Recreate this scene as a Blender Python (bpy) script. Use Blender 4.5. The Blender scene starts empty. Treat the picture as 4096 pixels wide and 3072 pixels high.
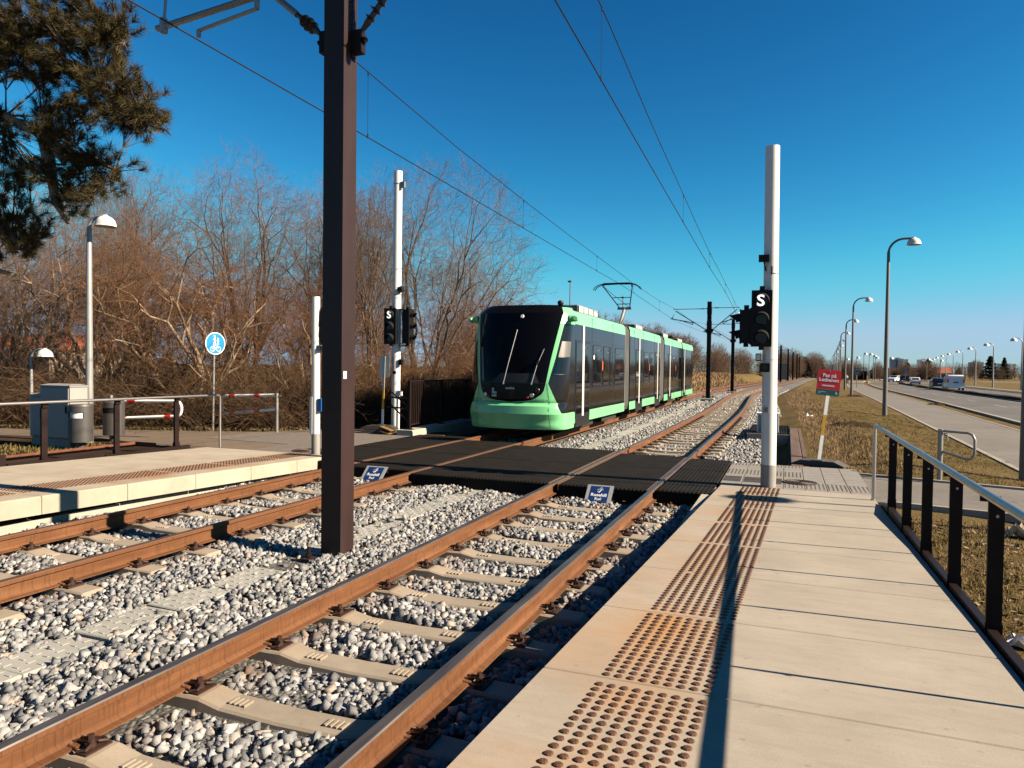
import bpy, math, random
import numpy as np
from mathutils import Vector, Matrix
SC = bpy.context.scene
COL = SC.collection
R = math.radians
PI = math.pi

# ------------------------------------------------------------------ helpers
def origin(o):
    v = Vector((0, 0, 0))
    while o is not None:
        v += o.location
        o = o.parent
    return v

class MB:
    """collects shapes; build() links them as one mesh object"""
    def __init__(s):
        s.v = []; s.f = []; s.m = []; s.mi = 0
    def add(s, vs, fs, m=None):
        b = len(s.v); m = s.mi if m is None else m
        s.v += [tuple(p) for p in vs]
        for f in fs:
            s.f.append(tuple(i + b for i in f)); s.m.append(m)
        return s
    def quad(s, a, b, c, d, m=None):
        return s.add([a, b, c, d], [(0, 1, 2, 3)], m)
    def box(s, x0, x1, y0, y1, z0, z1, m=None, bev=0.0):
        if bev > 0:
            b = min(bev, (x1-x0)*.45, (y1-y0)*.45, (z1-z0)*.45)
            return s.loft([(x0+b, x1-b, y0+b, y1-b, z0), (x0, x1, y0, y1, z0+b), (x0, x1, y0, y1, z1-b), (x0+b, x1-b, y0+b, y1-b, z1)], m)
        return s.loft([(x0, x1, y0, y1, z0), (x0, x1, y0, y1, z1)], m)
    def loft(s, rs, m=None):
        vs = []
        for (x0, x1, y0, y1, z) in rs:
            vs += [(x0, y0, z), (x1, y0, z), (x1, y1, z), (x0, y1, z)]
        fs = [(3, 2, 1, 0)]
        for k in range(len(rs)-1):
            a = 4*k
            for i in range(4):
                j = (i+1) % 4
                fs.append((a+i, a+j, a+4+j, a+4+i))
        a = 4*(len(rs)-1)
        fs.append((a, a+1, a+2, a+3))
        return s.add(vs, fs, m)
    def obox(s, c, ax, ay, az, m=None):
        c = Vector(c); ax = Vector(ax); ay = Vector(ay); az = Vector(az)
        vs = [c+sx*ax+sy*ay+sz*az for sz in (-1, 1) for sx, sy in ((-1, -1), (1, -1), (1, 1), (-1, 1))]
        return s.add(vs, [(3, 2, 1, 0), (4, 5, 6, 7), (0, 1, 5, 4), (1, 2, 6, 5), (2, 3, 7, 6), (3, 0, 4, 7)], m)
    def tube(s, pts, r, n=8, m=None, cap=True):
        P = [Vector(p) for p in pts]; k = len(P)
        rs = r if isinstance(r, (list, tuple)) else [r]*k
        vs = []; fs = []
        ref = None
        for i in range(k):
            t = (P[min(i+1, k-1)]-P[max(i-1, 0)])
            if t.length < 1e-9: t = Vector((0, 0, 1))
            t.normalize()
            if ref is None:
                ref = t.orthogonal().normalized()
            else:
                ref = (ref-t*ref.dot(t))
                ref = ref.normalized() if ref.length > 1e-6 else t.orthogonal().normalized()
            b = t.cross(ref)
            for j in range(n):
                a = 2*PI*j/n
                vs.append(P[i]+(ref*math.cos(a)+b*math.sin(a))*rs[i])
        for i in range(k-1):
            for j in range(n):
                q = (j+1) % n
                fs.append((i*n+j, i*n+q, (i+1)*n+q, (i+1)*n+j))
        if cap:
            fs.append(tuple(range(n-1, -1, -1))); fs.append(tuple((k-1)*n+j for j in range(n)))
        return s.add(vs, fs, m)
    def cyl(s, x, y, z0, z1, r, n=16, m=None, r1=None):
        return s.tube([(x, y, z0), (x, y, z1)], [r, r if r1 is None else r1], n, m)
    def lathe(s, prof, c=(0, 0, 0), n=20, m=None):
        vs = []; fs = []
        for (r, z) in prof:
            for j in range(n):
                a = 2*PI*j/n
                vs.append((c[0]+r*math.cos(a), c[1]+r*math.sin(a), c[2]+z))
        for i in range(len(prof)-1):
            for j in range(n):
                q = (j+1) % n
                fs.append((i*n+j, i*n+q, (i+1)*n+q, (i+1)*n+j))
        return s.add(vs, fs, m)
    def plate(s, poly, o, u, w, th, m=None):
        """polygon in (u,w) coordinates about o, given a thickness th along u x w"""
        o = Vector(o); u = Vector(u); w = Vector(w); nn = u.cross(w).normalized()*th
        a = [o+u*p+w*q for p, q in poly]; k = len(a)
        fs = [tuple(range(k-1, -1, -1)), tuple(range(k, 2*k))]
        for i in range(k):
            j = (i+1) % k
            fs.append((i, j, k+j, k+i))
        return s.add(a+[p+nn for p in a], fs, m)
    def build(s, name, mats, parent=None, smooth=False):
        if not isinstance(mats, (list, tuple)): mats = [mats]
        me = bpy.data.meshes.new(name)
        o0 = origin(parent) if parent else Vector((0, 0, 0))
        me.from_pydata([(x-o0.x, y-o0.y, z-o0.z) for x, y, z in s.v], [], s.f)
        for q in mats: me.materials.append(q)
        if len(mats) > 1:
            me.polygons.foreach_set('material_index', s.m)
        if smooth: shade(me, smooth)
        me.update()
        o = bpy.data.objects.new(name, me); COL.objects.link(o)
        o.parent = parent
        return o

def shade(me, ang):
    me.polygons.foreach_set('use_smooth', [True]*len(me.polygons))
    if ang is not True:
        me.set_sharp_from_angle(angle=R(ang))

def np_mesh(name, V, F, mats, parent=None, smooth=False, attrs=None):
    """V (n,3) float, F (m,k) int arrays -> object"""
    V = np.asarray(V, np.float32)
    F = np.asarray(F, np.int32); k = F.shape[1]
    if parent is not None:
        V = V-np.array(origin(parent), np.float32)
    me = bpy.data.meshes.new(name)
    me.vertices.add(len(V)); me.vertices.foreach_set('co', V.ravel())
    me.loops.add(F.size); me.loops.foreach_set('vertex_index', F.ravel())
    me.polygons.add(len(F)); me.polygons.foreach_set('loop_start', np.arange(0, F.size, k, dtype=np.int32))
    for q in (mats if isinstance(mats, (list, tuple)) else [mats]): me.materials.append(q)
    for an, av in (attrs or {}).items():
        at = me.attributes.new(an, 'FLOAT', 'POINT'); at.data.foreach_set('value', np.asarray(av, np.float32))
    me.update(calc_edges=True); me.validate()
    if smooth: me.polygons.foreach_set('use_smooth', [True]*len(me.polygons))
    o = bpy.data.objects.new(name, me); COL.objects.link(o); o.parent = parent
    return o

def tag(o, label=None, cat=None, group=None, kind=None):
    if label: o['label'] = label
    if cat: o['category'] = cat
    if group: o['group'] = group
    if kind: o['kind'] = kind
    return o
def thing(name, label, cat, loc=(0, 0, 0), group=None):
    o = bpy.data.objects.new(name, None); COL.objects.link(o); o.location = loc
    o.empty_display_size = .2
    return tag(o, label, cat, group)
def struct(o): return tag(o, kind='structure')
def stuff(o, label, cat): return tag(o, label, cat, kind='stuff')
KIDS = {}
def copy_tree(o, parent=None, loc=None, rz=None, sc=None, label=None):
    c = o.copy(); COL.objects.link(c)
    if parent is not None: c.parent = parent
    if loc is not None: c.location = loc
    if rz is not None: c.rotation_euler = (0, 0, rz)
    if sc is not None: c.scale = (sc, sc, sc) if not isinstance(sc, tuple) else sc
    if label: c['label'] = label
    for ch in [q for q in bpy.data.objects if q.parent == o]: copy_tree(ch, c)
    return c

def text(body, size, o, u, w, mat, name, parent, ext=.001, align='CENTER', off=0.0, sx=1.0):
    """lettering as a mesh: o = baseline anchor, u = reading direction, w = up"""
    cu = bpy.data.curves.new(name, 'FONT'); cu.body = body; cu.size = size; cu.align_x = align
    cu.extrude = ext; cu.offset = off; cu.resolution_u = 3
    t = bpy.data.objects.new(name, cu); COL.objects.link(t)
    bpy.context.view_layer.update()
    me = bpy.data.meshes.new_from_object(t.evaluated_get(bpy.context.evaluated_depsgraph_get()))
    bpy.data.objects.remove(t); bpy.data.curves.remove(cu)
    u = Vector(u).normalized(); w = Vector(w).normalized(); n = u.cross(w)
    o0 = origin(parent) if parent else Vector((0, 0, 0)); o = Vector(o)-o0
    for v in me.vertices:
        c = v.co.copy(); v.co = o+u*(c.x*sx)+w*c.y+n*c.z
    me.materials.clear(); me.materials.append(mat); me.name = name
    b = bpy.data.objects.new(name, me); COL.objects.link(b); b.parent = parent
    return b

# ------------------------------------------------------------------ materials
def lin(c):
    return tuple(((x/255)/12.92 if x/255 <= .04045 else ((x/255+.055)/1.055)**2.4) for x in c)
class N:
    def __init__(s, name):
        s.mat = bpy.data.materials.new(name); s.mat.use_nodes = True
        s.t = s.mat.node_tree; s.t.nodes.clear()
        s.out = s.n('ShaderNodeOutputMaterial'); s.b = s.n('ShaderNodeBsdfPrincipled')
        s.l(s.b.outputs[0], s.out.inputs[0])
    def n(s, ty, **kw):
        q = s.t.nodes.new(ty)
        for k, v in kw.items(): setattr(q, k, v)
        return q
    def l(s, a, b): s.t.links.new(a, b)
    def set(s, k, v):
        if hasattr(v, 'is_linked') or hasattr(v, 'links'): s.l(v, s.b.inputs[k])
        else: s.b.inputs[k].default_value = v if not (isinstance(v, tuple) and len(v) == 3) else (*v, 1)
    def coord(s, sc=(1, 1, 1), kind='Object'):
        tc = s.n('ShaderNodeTexCoord'); mp = s.n('ShaderNodeMapping')
        s.l(tc.outputs[kind], mp.inputs[0]); mp.inputs['Scale'].default_value = sc
        return mp.outputs[0]
    def pos(s, sc=(1, 1, 1)):
        tc = s.n('ShaderNodeNewGeometry'); mp = s.n('ShaderNodeMapping')
        s.l(tc.outputs['Position'], mp.inputs[0]); mp.inputs['Scale'].default_value = sc
        return mp.outputs[0]
    def noise(s, vec, scale=5, detail=4, rough=.55, dist=0):
        q = s.n('ShaderNodeTexNoise'); s.l(vec, q.inputs['Vector'])
        q.inputs['Scale'].default_value = scale; q.inputs['Detail'].default_value = detail
        q.inputs['Roughness'].default_value = rough; q.inputs['Distortion'].default_value = dist
        return q.outputs[0]
    def ramp(s, fac, stops):
        q = s.n('ShaderNodeValToRGB'); s.l(fac, q.inputs[0]); e = q.color_ramp.elements
        while len(e) < len(stops): e.new(.5)
        for k, (p, c) in enumerate(stops):
            e[k].position = p; e[k].color = (*c, 1) if isinstance(c, tuple) else (c, c, c, 1)
        return q.outputs[0]
    def mix(s, fac, a, b, mode='MIX'):
        q = s.n('ShaderNodeMix', data_type='RGBA', blend_type=mode)
        for k, v in ((0, fac), (6, a), (7, b)):
            if hasattr(v, 'links'): s.l(v, q.inputs[k])
            elif isinstance(v, tuple): q.inputs[k].default_value = (*v, 1)
            else: q.inputs[k].default_value = v
        return q.outputs[2]
    def bump(s, h, strength=.3, dist=.01):
        q = s.n('ShaderNodeBump'); s.l(h, q.inputs['Height'])
        q.inputs['Strength'].default_value = strength; q.inputs['Distance'].default_value = dist
        s.l(q.outputs[0], s.b.inputs['Normal'])
M = {}
def glow(name, col, e):
    m = N(name); m.set('Base Color', col); m.set('Emission Color', col); m.b.inputs['Emission Strength'].default_value = e; return m.mat
def mat(name, col, rough=.6, metal=0., var=.18, scale=4, bump=0., bscale=80, col2=None, spec=.5, coat=0., sc=(1, 1, 1), bd=.006, lo=.3, hi=.7, pos=False):
    m = N(name); vec = m.pos(sc) if pos else m.coord(sc)
    if var or col2:
        a = tuple(c*(1-var) for c in col); b = col2 or tuple(min(1, c*(1+var)) for c in col)
        m.set('Base Color', m.ramp(m.noise(vec, scale, 6, .6), [(lo, a), (hi, b)]))
    else: m.set('Base Color', col)
    m.set('Roughness', rough); m.set('Metallic', metal); m.set('Specular IOR Level', spec)
    if coat: m.set('Coat Weight', coat); m.set('Coat Roughness', .03)
    if bump: m.bump(m.noise(vec, bscale, 5, .6), bump, bd)
    return m.mat

M['lit'] = glow('lit_signal', (.9, .88, .82), .38)
M['galv'] = mat('galvanised', (.42, .41, .39), .45, .55, .08, 3)
M['steel'] = mat('stainless', (.40, .37, .345), .40, 1., .06, 12)
M['dark'] = mat('dark_paint', (.022, .012, .011), .5, 0, .25, 6, spec=.12)
M['mast'] = mat('mast_paint', (.046, .026, .025), .42, 0, .25, 3, .08, 90, sc=(1, 1, .25), spec=.18)
M['black'] = mat('black_plastic', (.008, .0065, .0065), .5, 0, .2, 9, spec=.2)
M['matblack'] = mat('matt_black', (.008, .007, .007), .8, 0, 0, spec=.2)
M['polew'] = mat('white_pole', (.70, .70, .68), .35, 0, .06, 3, spec=.5, sc=(1, 1, .3))
M['polebase'] = mat('pole_base', (.36, .35, .33), .5, 0, .1, 8)
M['white'] = mat('white_paint', (.80, .80, .79), .4, 0, .03, 5)
M['lampw'] = mat('lamp_white', (.62, .60, .56), .45, 0, .25, 7, col2=(.74, .73, .70))
M['lamppole'] = mat('lamp_pole', (.20, .19, .18), .5, .3, .18, 12, sc=(1, 1, .3))
M['lamppole2'] = mat('lamp_pole_pale', (.44, .44, .44), .45, .3, .14, 14, sc=(1, 1, .3))
M['red'] = mat('sign_red', (.62, .008, .012), .4, 0, .04, 3)
M['signgreen'] = mat('sign_green', (.015, .16, .13), .4, 0, .05, 3)
M['blue'] = mat('sign_blue', (.004, .16, .58), .35, 0, .03, 3)
M['navy'] = mat('badge_blue', (.012, .045, .19), .35, 0, .08, 9)
M['bluebox'] = mat('blue_box', (.01, .14, .5), .35, 0, .05, 4)
M['alu'] = mat('aluminium_back', (.60, .62, .62), .38, .3, .06, 5)
M['yellow'] = mat('yellow_paint', (.75, .42, .02), .5, 0, .1, 6)
M['rubber'] = mat('recycled_rubber', (.060, .048, .042), .8, 0, .35, 25, .4, 140)
M['footy'] = mat('worn_yellow', (.55, .28, .05), .7, 0, .4, 14, col2=(.07, .05, .04), lo=.45, hi=.62)
M['cab'] = mat('cabinet_grey', (.43, .415, .40), .45, 0, .06, 3)
M['cabdoor'] = mat('cabinet_door', (.40, .385, .375), .42, 0, .06, 3)
M['bin'] = mat('bin_grey', (.075, .068, .068), .5, 0, .1, 6)
M['corten'] = mat('rusty_edging', (.19, .052, .018), .85, 0, .35, 8, .15, 60)
M['wood'] = mat('old_sleeper_wood', (.14, .075, .048), .85, 0, .35, 6, .3, 40, sc=(1, .15, 1))
M['orange'] = mat('orange_mark', (.75, .16, .03), .5, 0, .1, 5)
M['brick'] = mat('red_roof', (.42, .10, .045), .8, 0, .2, 10)
M['wallw'] = mat('pale_wall', (.6, .58, .55), .7, 0, .08, 2)
M['wallb'] = mat('beige_wall', (.46, .35, .27), .8, 0, .1, 2)
M['wallg'] = mat('grey_wall', (.30, .30, .32), .7, 0, .1, 2)
M['glassd'] = mat('dark_glass', (.012, .013, .016), .08, 0, 0, spec=.6)
M['winblue'] = mat('far_glass', (.10, .13, .18), .2, 0, .2, 3)
M['paper'] = mat('paper_card', (.62, .50, .36), .75, 0, .12, 8)
M['papw'] = mat('white_plastic', (.72, .70, .68), .5, 0, .05, 8)
M['lens'] = mat('lamp_lens', (.010, .010, .011), .2, 0, 0, spec=.3)
M['insul'] = mat('insulator', (.055, .042, .040), .35, 0, .15, 10)
M['wire'] = mat('wire', (.020, .018, .018), .45, .3, 0)
M['ink'] = mat('ink', (.012, .012, .012), .5, 0, 0)
M['spray'] = mat('orange_spray', (.72, .36, .18), .8, 0, .2, 60, col2=(.55, .42, .32), lo=.45, hi=.7)
# ------------------------------------------------------------------ track geometry
_g = np.arange(-20, 361, 1.0)
def _curve(ys, xs):
    a = np.interp(_g, ys, xs); k = np.exp(-.5*(np.arange(-12, 13)/4.0)**2); k /= k.sum()
    b = np.convolve(np.pad(a, 12, mode='edge'), k, mode='valid')
    return b-b[20]
_dr = _curve([-20, 14, 24, 30, 36, 42, 50, 58, 66, 76, 100, 131, 173, 210, 320, 360], [-1.797, -1.797, -1.77, -1.76, -1.86, -2.04, -2.3, -2.44, -2.22, -1.62, -.6, 1.1, 3.1, 5., 12., 15.])
_dl = _curve([-20, 14, 25, 34, 43, 50, 58, 69, 94, 122, 145, 200, 320, 360], [-5.831, -5.831, -5.83, -5.92, -6.12, -6.15, -6.02, -5.5, -4.25, -2.7, -1.3, 1.3, 8.2, 11.2])
def devr(y): return float(np.interp(y, _g, _dr))
def devl(y): return float(np.interp(y, _g, _dl))
def xedge(y): return -.93-.029*(11.35-y)           # track edge of the near platform
def zplat(y): return .027*(11.35-y)+.004           # its ramp
def zleft(y): return .0272*(13.0-y)                # far platform's ramp
def sm(a, b, x):
    t = np.clip((x-a)/(b-a), 0, 1); return t*t*(3-2*t)

# ------------------------------------------------------------------ materials of the setting
def ballast_mat():
    m = N('ballast_stone'); g = m.n('ShaderNodeNewGeometry')
    rnd = g.outputs['Random Per Island']
    base = m.ramp(rnd, [(0, (.13, .132, .138)), (.25, (.235, .238, .245)), (.6, (.35, .352, .36)), (.85, (.50, .50, .50)), (.93, (.44, .35, .29)), (1, (.70, .69, .67))])
    vec = m.coord((1, 1, 1))
    st = m.ramp(m.noise(vec, 95, 5, .7, 1.5), [(.3, .62), (.5, 1.), (.72, 1.25)])
    c = m.mix(1., base, st, 'MULTIPLY')
    at = m.n('ShaderNodeAttribute', attribute_name='rust')
    c = m.mix(at.outputs['Fac'], c, m.mix(m.noise(vec, 30, 3), (.115, .050, .022), (.24, .125, .062)))
    m.set('Base Color', c); m.set('Roughness', .82); m.set('Specular IOR Level', .3)
    m.bump(m.noise(vec, 150, 4, .65), .5, .006)
    return m.mat
M['stone'] = ballast_mat()
def bed_mat():
    m = N('ballast_bed'); vec = m.pos()
    v = m.n('ShaderNodeTexVoronoi'); m.l(vec, v.inputs['Vector']); v.inputs['Scale'].default_value = 20
    w = m.n('ShaderNodeTexVoronoi', feature='DISTANCE_TO_EDGE'); m.l(vec, w.inputs['Vector']); w.inputs['Scale'].default_value = 20
    sep = m.n('ShaderNodeSeparateColor'); m.l(v.outputs['Color'], sep.inputs[0])
    c = m.ramp(sep.outputs[0], [(0, (.14, .13, .125)), (.5, (.29, .28, .265)), (1, (.46, .44, .41))])
    d = m.ramp(w.outputs['Distance'], [(0, .25), (.18, 1.)])
    m.set('Base Color', m.mix(1., c, d, 'MULTIPLY')); m.set('Roughness', .9)
    m.bump(w.outputs['Distance'], .9, .03)
    return m.mat
M['bed'] = bed_mat()
def rail_mat():
    m = N('rusty_rail'); vec = m.pos((3, .35, 3))
    c = m.ramp(m.noise(vec, 4, 6, .65), [(.28, (.15, .055, .019)), (.5, (.215, .085, .031)), (.72, (.30, .13, .055))])
    st = m.ramp(m.noise(m.pos((1, 30, 2.)), 2.0, 4, .7), [(.32, .6), (.5, 1.)])
    m.set('Base Color', m.mix(1., c, st, 'MULTIPLY')); m.set('Roughness', .8); m.set('Specular IOR Level', .25)
    m.bump(m.noise(m.pos(), 120, 4), .12, .003)
    return m.mat
M['rust'] = rail_mat()
def railtop():
    m = N('rail_running_surface'); n = m.noise(m.pos((8, .5, 1)), 3, 4)
    m.set('Base Color', m.ramp(n, [(.3, (.16, .125, .11)), (.7, (.30, .27, .255))])); m.set('Metallic', .75)
    m.set('Roughness', m.ramp(n, [(.3, .34), (.7, .5)]))
    return m.mat
M['railtop'] = railtop()
M['railtop2'] = mat('rail_dull_surface', (.14, .06, .025), .6, .2, .25, 6, pos=True, sc=(4, .5, 1))
M['clip'] = mat('clip_rust', (.055, .022, .013), .6, .2, .35, 30)
def concrete(name, col, streak, rustc=None, bump=.15):
    m = N(name); vec = m.pos()
    c = m.ramp(m.noise(vec, 1.3, 5, .6), [(.3, tuple(k*.86 for k in col)), (.7, tuple(min(1, k*1.1) for k in col))])
    s = m.ramp(m.noise(m.pos(streak), 2.2, 5, .7), [(.3, .90), (.6, 1.03)])
    c = m.mix(1., c, s, 'MULTIPLY')
    c = m.mix(1., c, m.ramp(m.noise(vec, 190, 3, .7), [(.3, .82), (.7, 1.12)]), 'MULTIPLY')
    sp = m.ramp(m.noise(vec, 17, 2, .4), [(.70, 0.), (.78, .45)])
    c = m.mix(sp, c, tuple(k*.45 for k in col))
    if rustc:
        at = m.n('ShaderNodeAttribute', attribute_name='stain')
        n = m.ramp(m.noise(m.pos((1, 1.4, 1)), 1.1, 4, .6), [(.36, .12), (.66, 1.)])
        f = m.n('ShaderNodeMath', operation='MULTIPLY'); m.l(at.outputs['Fac'], f.inputs[0]); m.l(n, f.inputs[1])
        c = m.mix(f.outputs[0], c, rustc)
    m.set('Base Color', c); m.set('Roughness', .85); m.set('Specular IOR Level', .25)
    m.bump(m.noise(vec, 160, 4, .7), bump, .004)
    return m.mat
M['slab'] = concrete('platform_concrete', (.57, .505, .42), (1.6, 9, 1), (.66, .34, .12))
M['slabl'] = concrete('far_platform_concrete', (.64, .57, .46), (1.5, 1.5, .7), (.46, .23, .08))
M['tie'] = concrete('sleeper_concrete', (.44, .37, .29), (2, 5, 2), (.40, .22, .10), .25)
M['trough'] = concrete('trough_concrete', (.50, .49, .45), (3, 3, 1))
M['kerbc'] = concrete('kerb_concrete', (.46, .42, .36), (3, 3, 1))
M['plinth'] = concrete('plinth_concrete', (.56, .52, .44), (3, 3, .6))
M['stud'] = mat('cast_iron_stud', (.105, .046, .022), .62, .25, .35, 60)
def asphalt(name, col, sc=.6, patch=.16):
    m = N(name); vec = m.pos()
    c = m.ramp(m.noise(vec, sc, 5, .6), [(.3, tuple(k*(1-patch) for k in col)), (.7, tuple(k*(1+patch) for k in col))])
    c = m.mix(1., c, m.ramp(m.noise(vec, 210, 2, .7), [(.3, .7), (.7, 1.3)]), 'MULTIPLY')
    cr = m.ramp(m.noise(m.pos((.4, .4, .4)), 2.2, 8, .72, .8), [(.485, 1.), (.5, .72), (.515, 1.)])
    c = m.mix(1., c, cr, 'MULTIPLY')
    m.set('Base Color', c); m.set('Roughness', .9); m.set('Specular IOR Level', .25)
    m.bump(m.noise(vec, 160, 3), .3, .004)
    return m.mat
M['path'] = asphalt('footpath_asphalt', (.205, .185, .165))
M['road'] = asphalt('road_asphalt', (.165, .152, .145), .25, .22)
M['pathl'] = asphalt('left_path_asphalt', (.21, .155, .115))
def earth(name, a, b, c3, sc=.5):
    m = N(name); vec = m.pos()
    c = m.ramp(m.noise(vec, sc, 7, .65), [(.3, a), (.5, b), (.7, c3)])
    c = m.mix(1., c, m.ramp(m.noise(vec, 26, 5, .75), [(.3, .45), (.7, 1.4)]), 'MULTIPLY')
    m.set('Base Color', c); m.set('Roughness', .95); m.set('Specular IOR Level', .1)
    m.bump(m.noise(vec, 34, 6, .75), .9, .05)
    return m.mat
M['ground'] = earth('dry_turf', (.085, .062, .018), (.125, .085, .03), (.17, .12, .055))
M['litter'] = earth('leaf_mould', (.035, .022, .013), (.062, .036, .02), (.10, .062, .034))
def rubber_panel():
    m = N('rubber_panel'); w = m.n('ShaderNodeTexWave', wave_type='BANDS', bands_direction='X', wave_profile='TRI'); m.l(m.pos(), w.inputs['Vector'])
    w.inputs['Scale'].default_value = 5.2
    n = m.noise(m.pos(), 3, 5)
    c = m.ramp(n, [(.3, (.022, .018, .015)), (.7, (.040, .033, .028))])
    c = m.mix(m.ramp(m.noise(m.pos((1, 1, 1)), 42, 1, .3), [(.80, 0.), (.83, .8)]), c, (.4, .36, .32))
    m.set('Base Color', c); m.set('Roughness', .8); m.set('Specular IOR Level', .08)
    m.bump(w.outputs[1], .9, .008)
    return m.mat
M['panel'] = rubber_panel()
M['paneledge'] = mat('panel_rust_edge', (.12, .06, .03), .8, 0, .3, 10)
M['dryblade'] = mat('dry_blade', (.22, .135, .075), .9, 0, .4, 3, spec=.1, col2=(.40, .27, .165))
M['greenblade'] = mat('turf_blade', (.105, .088, .022), .9, 0, .3, 3, spec=.1, col2=(.20, .145, .05))
M['leaf'] = mat('fallen_leaf', (.26, .16, .09), .85, 0, .3, 30, spec=.15, col2=(.50, .38, .25))
M['bark'] = mat('bark', (.060, .040, .028), .9, 0, .4, 6, .5, 30, sc=(1, 1, .25), spec=.1, col2=(.135, .10, .072))
M['barkl'] = mat('pale_bark', (.16, .115, .078), .9, 0, .4, 6, .5, 30, sc=(1, 1, .25), spec=.1, col2=(.28, .21, .15))
M['twig'] = mat('twig', (.115, .074, .052), .9, 0, .25, 2, spec=.1)
M['twigp'] = mat('twig_purple', (.135, .092, .078), .9, 0, .25, 2, spec=.1)
M['twigr'] = mat('twig_russet', (.135, .070, .036), .9, 0, .3, 2, spec=.1)
M['needle'] = mat('pine_needle', (.042, .036, .010), .7, 0, .3, 4, spec=.2, col2=(.105, .078, .020))
M['conif'] = mat('conifer', (.020, .024, .012), .85, 0, .4, 3, spec=.1)
M['bramble'] = mat('bramble_stem', (.085, .050, .030), .9, 0, .35, 3, spec=.1, col2=(.17, .105, .062))
M['tile'] = mat('paving_tile', (.30, .275, .25), .85, 0, .12, 5, .1, 150, pos=True)
M['joint'] = mat('paving_joint', (.10, .088, .075), .95, 0, .2, 9, pos=True)

# ------------------------------------------------------------------ ground
def roadshift(y): return .037*(y-30)+np.where(y > 90, (np.maximum(y, 90)-90)**2*.00035, 0)
def gz(x, y):
    x = np.asarray(x, float); y = np.asarray(y, float)
    z = np.full(np.broadcast(x, y).shape, -.42)
    r = -.14-.2*sm(2., 4.6, x)-.003*np.maximum(0, np.minimum(y, 220)-60)
    z = np.where(x > 1.18, r, z)
    cx = np.interp(y, _g, _dr)
    strip = -.22*sm(-.6, .4, x-cx)-.42*(1-sm(-.6, .4, x-cx))
    z = np.where((x > -.9+cx) & (y > 14.6), np.where(x-cx > .4, r+.08*sm(1, 2, x-cx)-.02, strip), z)
    cl = np.interp(y, _g, _dl)
    lz = -.03+.0*x
    lz = lz-.75*sm(-19, -30, x)
    bank = 1.15*sm(-8.2, -12.5, x-cl)*sm(42, 62, y)
    z = np.where(x-cl < -8.15, np.where(y > 18, -.35+bank+.25*sm(-8.6, -11, x-cl), lz), z)
    z = np.where((x < -12.9), np.where(y > 18, np.maximum(lz*1.0-.0, z*0+lz)+bank, lz), z)
    far = sm(150, 330, np.hypot(x, y))
    return z*(1-far)-.9*far
def axis(lims):
    out = []
    for a, b, st in lims: out += list(np.arange(a, b, st))
    return np.array(out+[lims[-1][1]])
ax_ = axis([(-3000, -400, 200), (-400, -60, 17), (-60, -14, 1.0), (-14, 8, .33), (8, 40, 1.0), (40, 400, 18), (400, 3000, 200)])
ay_ = axis([(-300, -10, 29), (-10, 50, .6), (50, 120, 2), (120, 400, 14), (400, 4000, 240)])
X, Y = np.meshgrid(ax_, ay_); Zg = gz(X, Y)
nx, ny = len(ax_), len(ay_)
idx = np.arange(nx*ny).reshape(ny, nx)
Fq = np.stack([idx[:-1, :-1], idx[:-1, 1:], idx[1:, 1:], idx[1:, :-1]], -1).reshape(-1, 4)
# leaf mould under the trees, dry turf elsewhere
g_ = np_mesh('ground', np.stack([X, Y, Zg], -1).reshape(-1, 3), Fq, [M['ground'], M['litter']], smooth=True)
cxs = X.ravel()[Fq].mean(1); cys = Y.ravel()[Fq].mean(1)
g_.data.polygons.foreach_set('material_index', ((cxs < -8.4) & (cys < 48) & (cys > -40) & (cxs > -120)).astype(np.int32))
struct(g_)

def sheet(name, left, right, ys, zf, m, th=0.0):
    """a strip between two edge curves x=left(y), x=right(y)"""
    b = MB(); vs = []; n = 5
    for y in ys:
        for k in range(n+1):
            x = left(y)+(right(y)-left(y))*k/n; vs.append((x, y, zf(x, y)))
    fs = [(j*(n+1)+k, j*(n+1)+k+1, (j+1)*(n+1)+k+1, (j+1)*(n+1)+k) for j in range(len(ys)-1) for k in range(n)]
    b.add(vs, fs)
    return struct(b.build(name, m, None, True))
yl = list(np.arange(-40, 60, 2.0))+list(np.arange(60, 150, 5.0))+list(np.arange(150, 331, 10.0))
zr = lambda x, y: float(gz(5.5, y))+.03
pl = lambda y: 4.78+float(roadshift(y))*1.0+.35
pr = lambda y: 7.75+float(roadshift(y))
rl = lambda y: 8.75+float(roadshift(y))*1.02
rm = lambda y: 14.6+float(roadshift(y))
rn = lambda y: 15.9+float(roadshift(y))
rr = lambda y: 21.5+float(roadshift(y))
sheet('footpath', pl, pr, yl, lambda x, y: zr(x, y)-.016, M['path'])
sheet('road', rl, rm, yl, lambda x, y: zr(x, y)-.012, M['road'])
sheet('far_road', rn, rr, yl, lambda x, y: zr(x, y)-.012, M['road'])
sheet('cycle_path', lambda y: 23.2+float(roadshift(y)), lambda y: 25.4+float(roadshift(y)), yl, lambda x, y: zr(x, y)+.03, M['path'])
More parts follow.
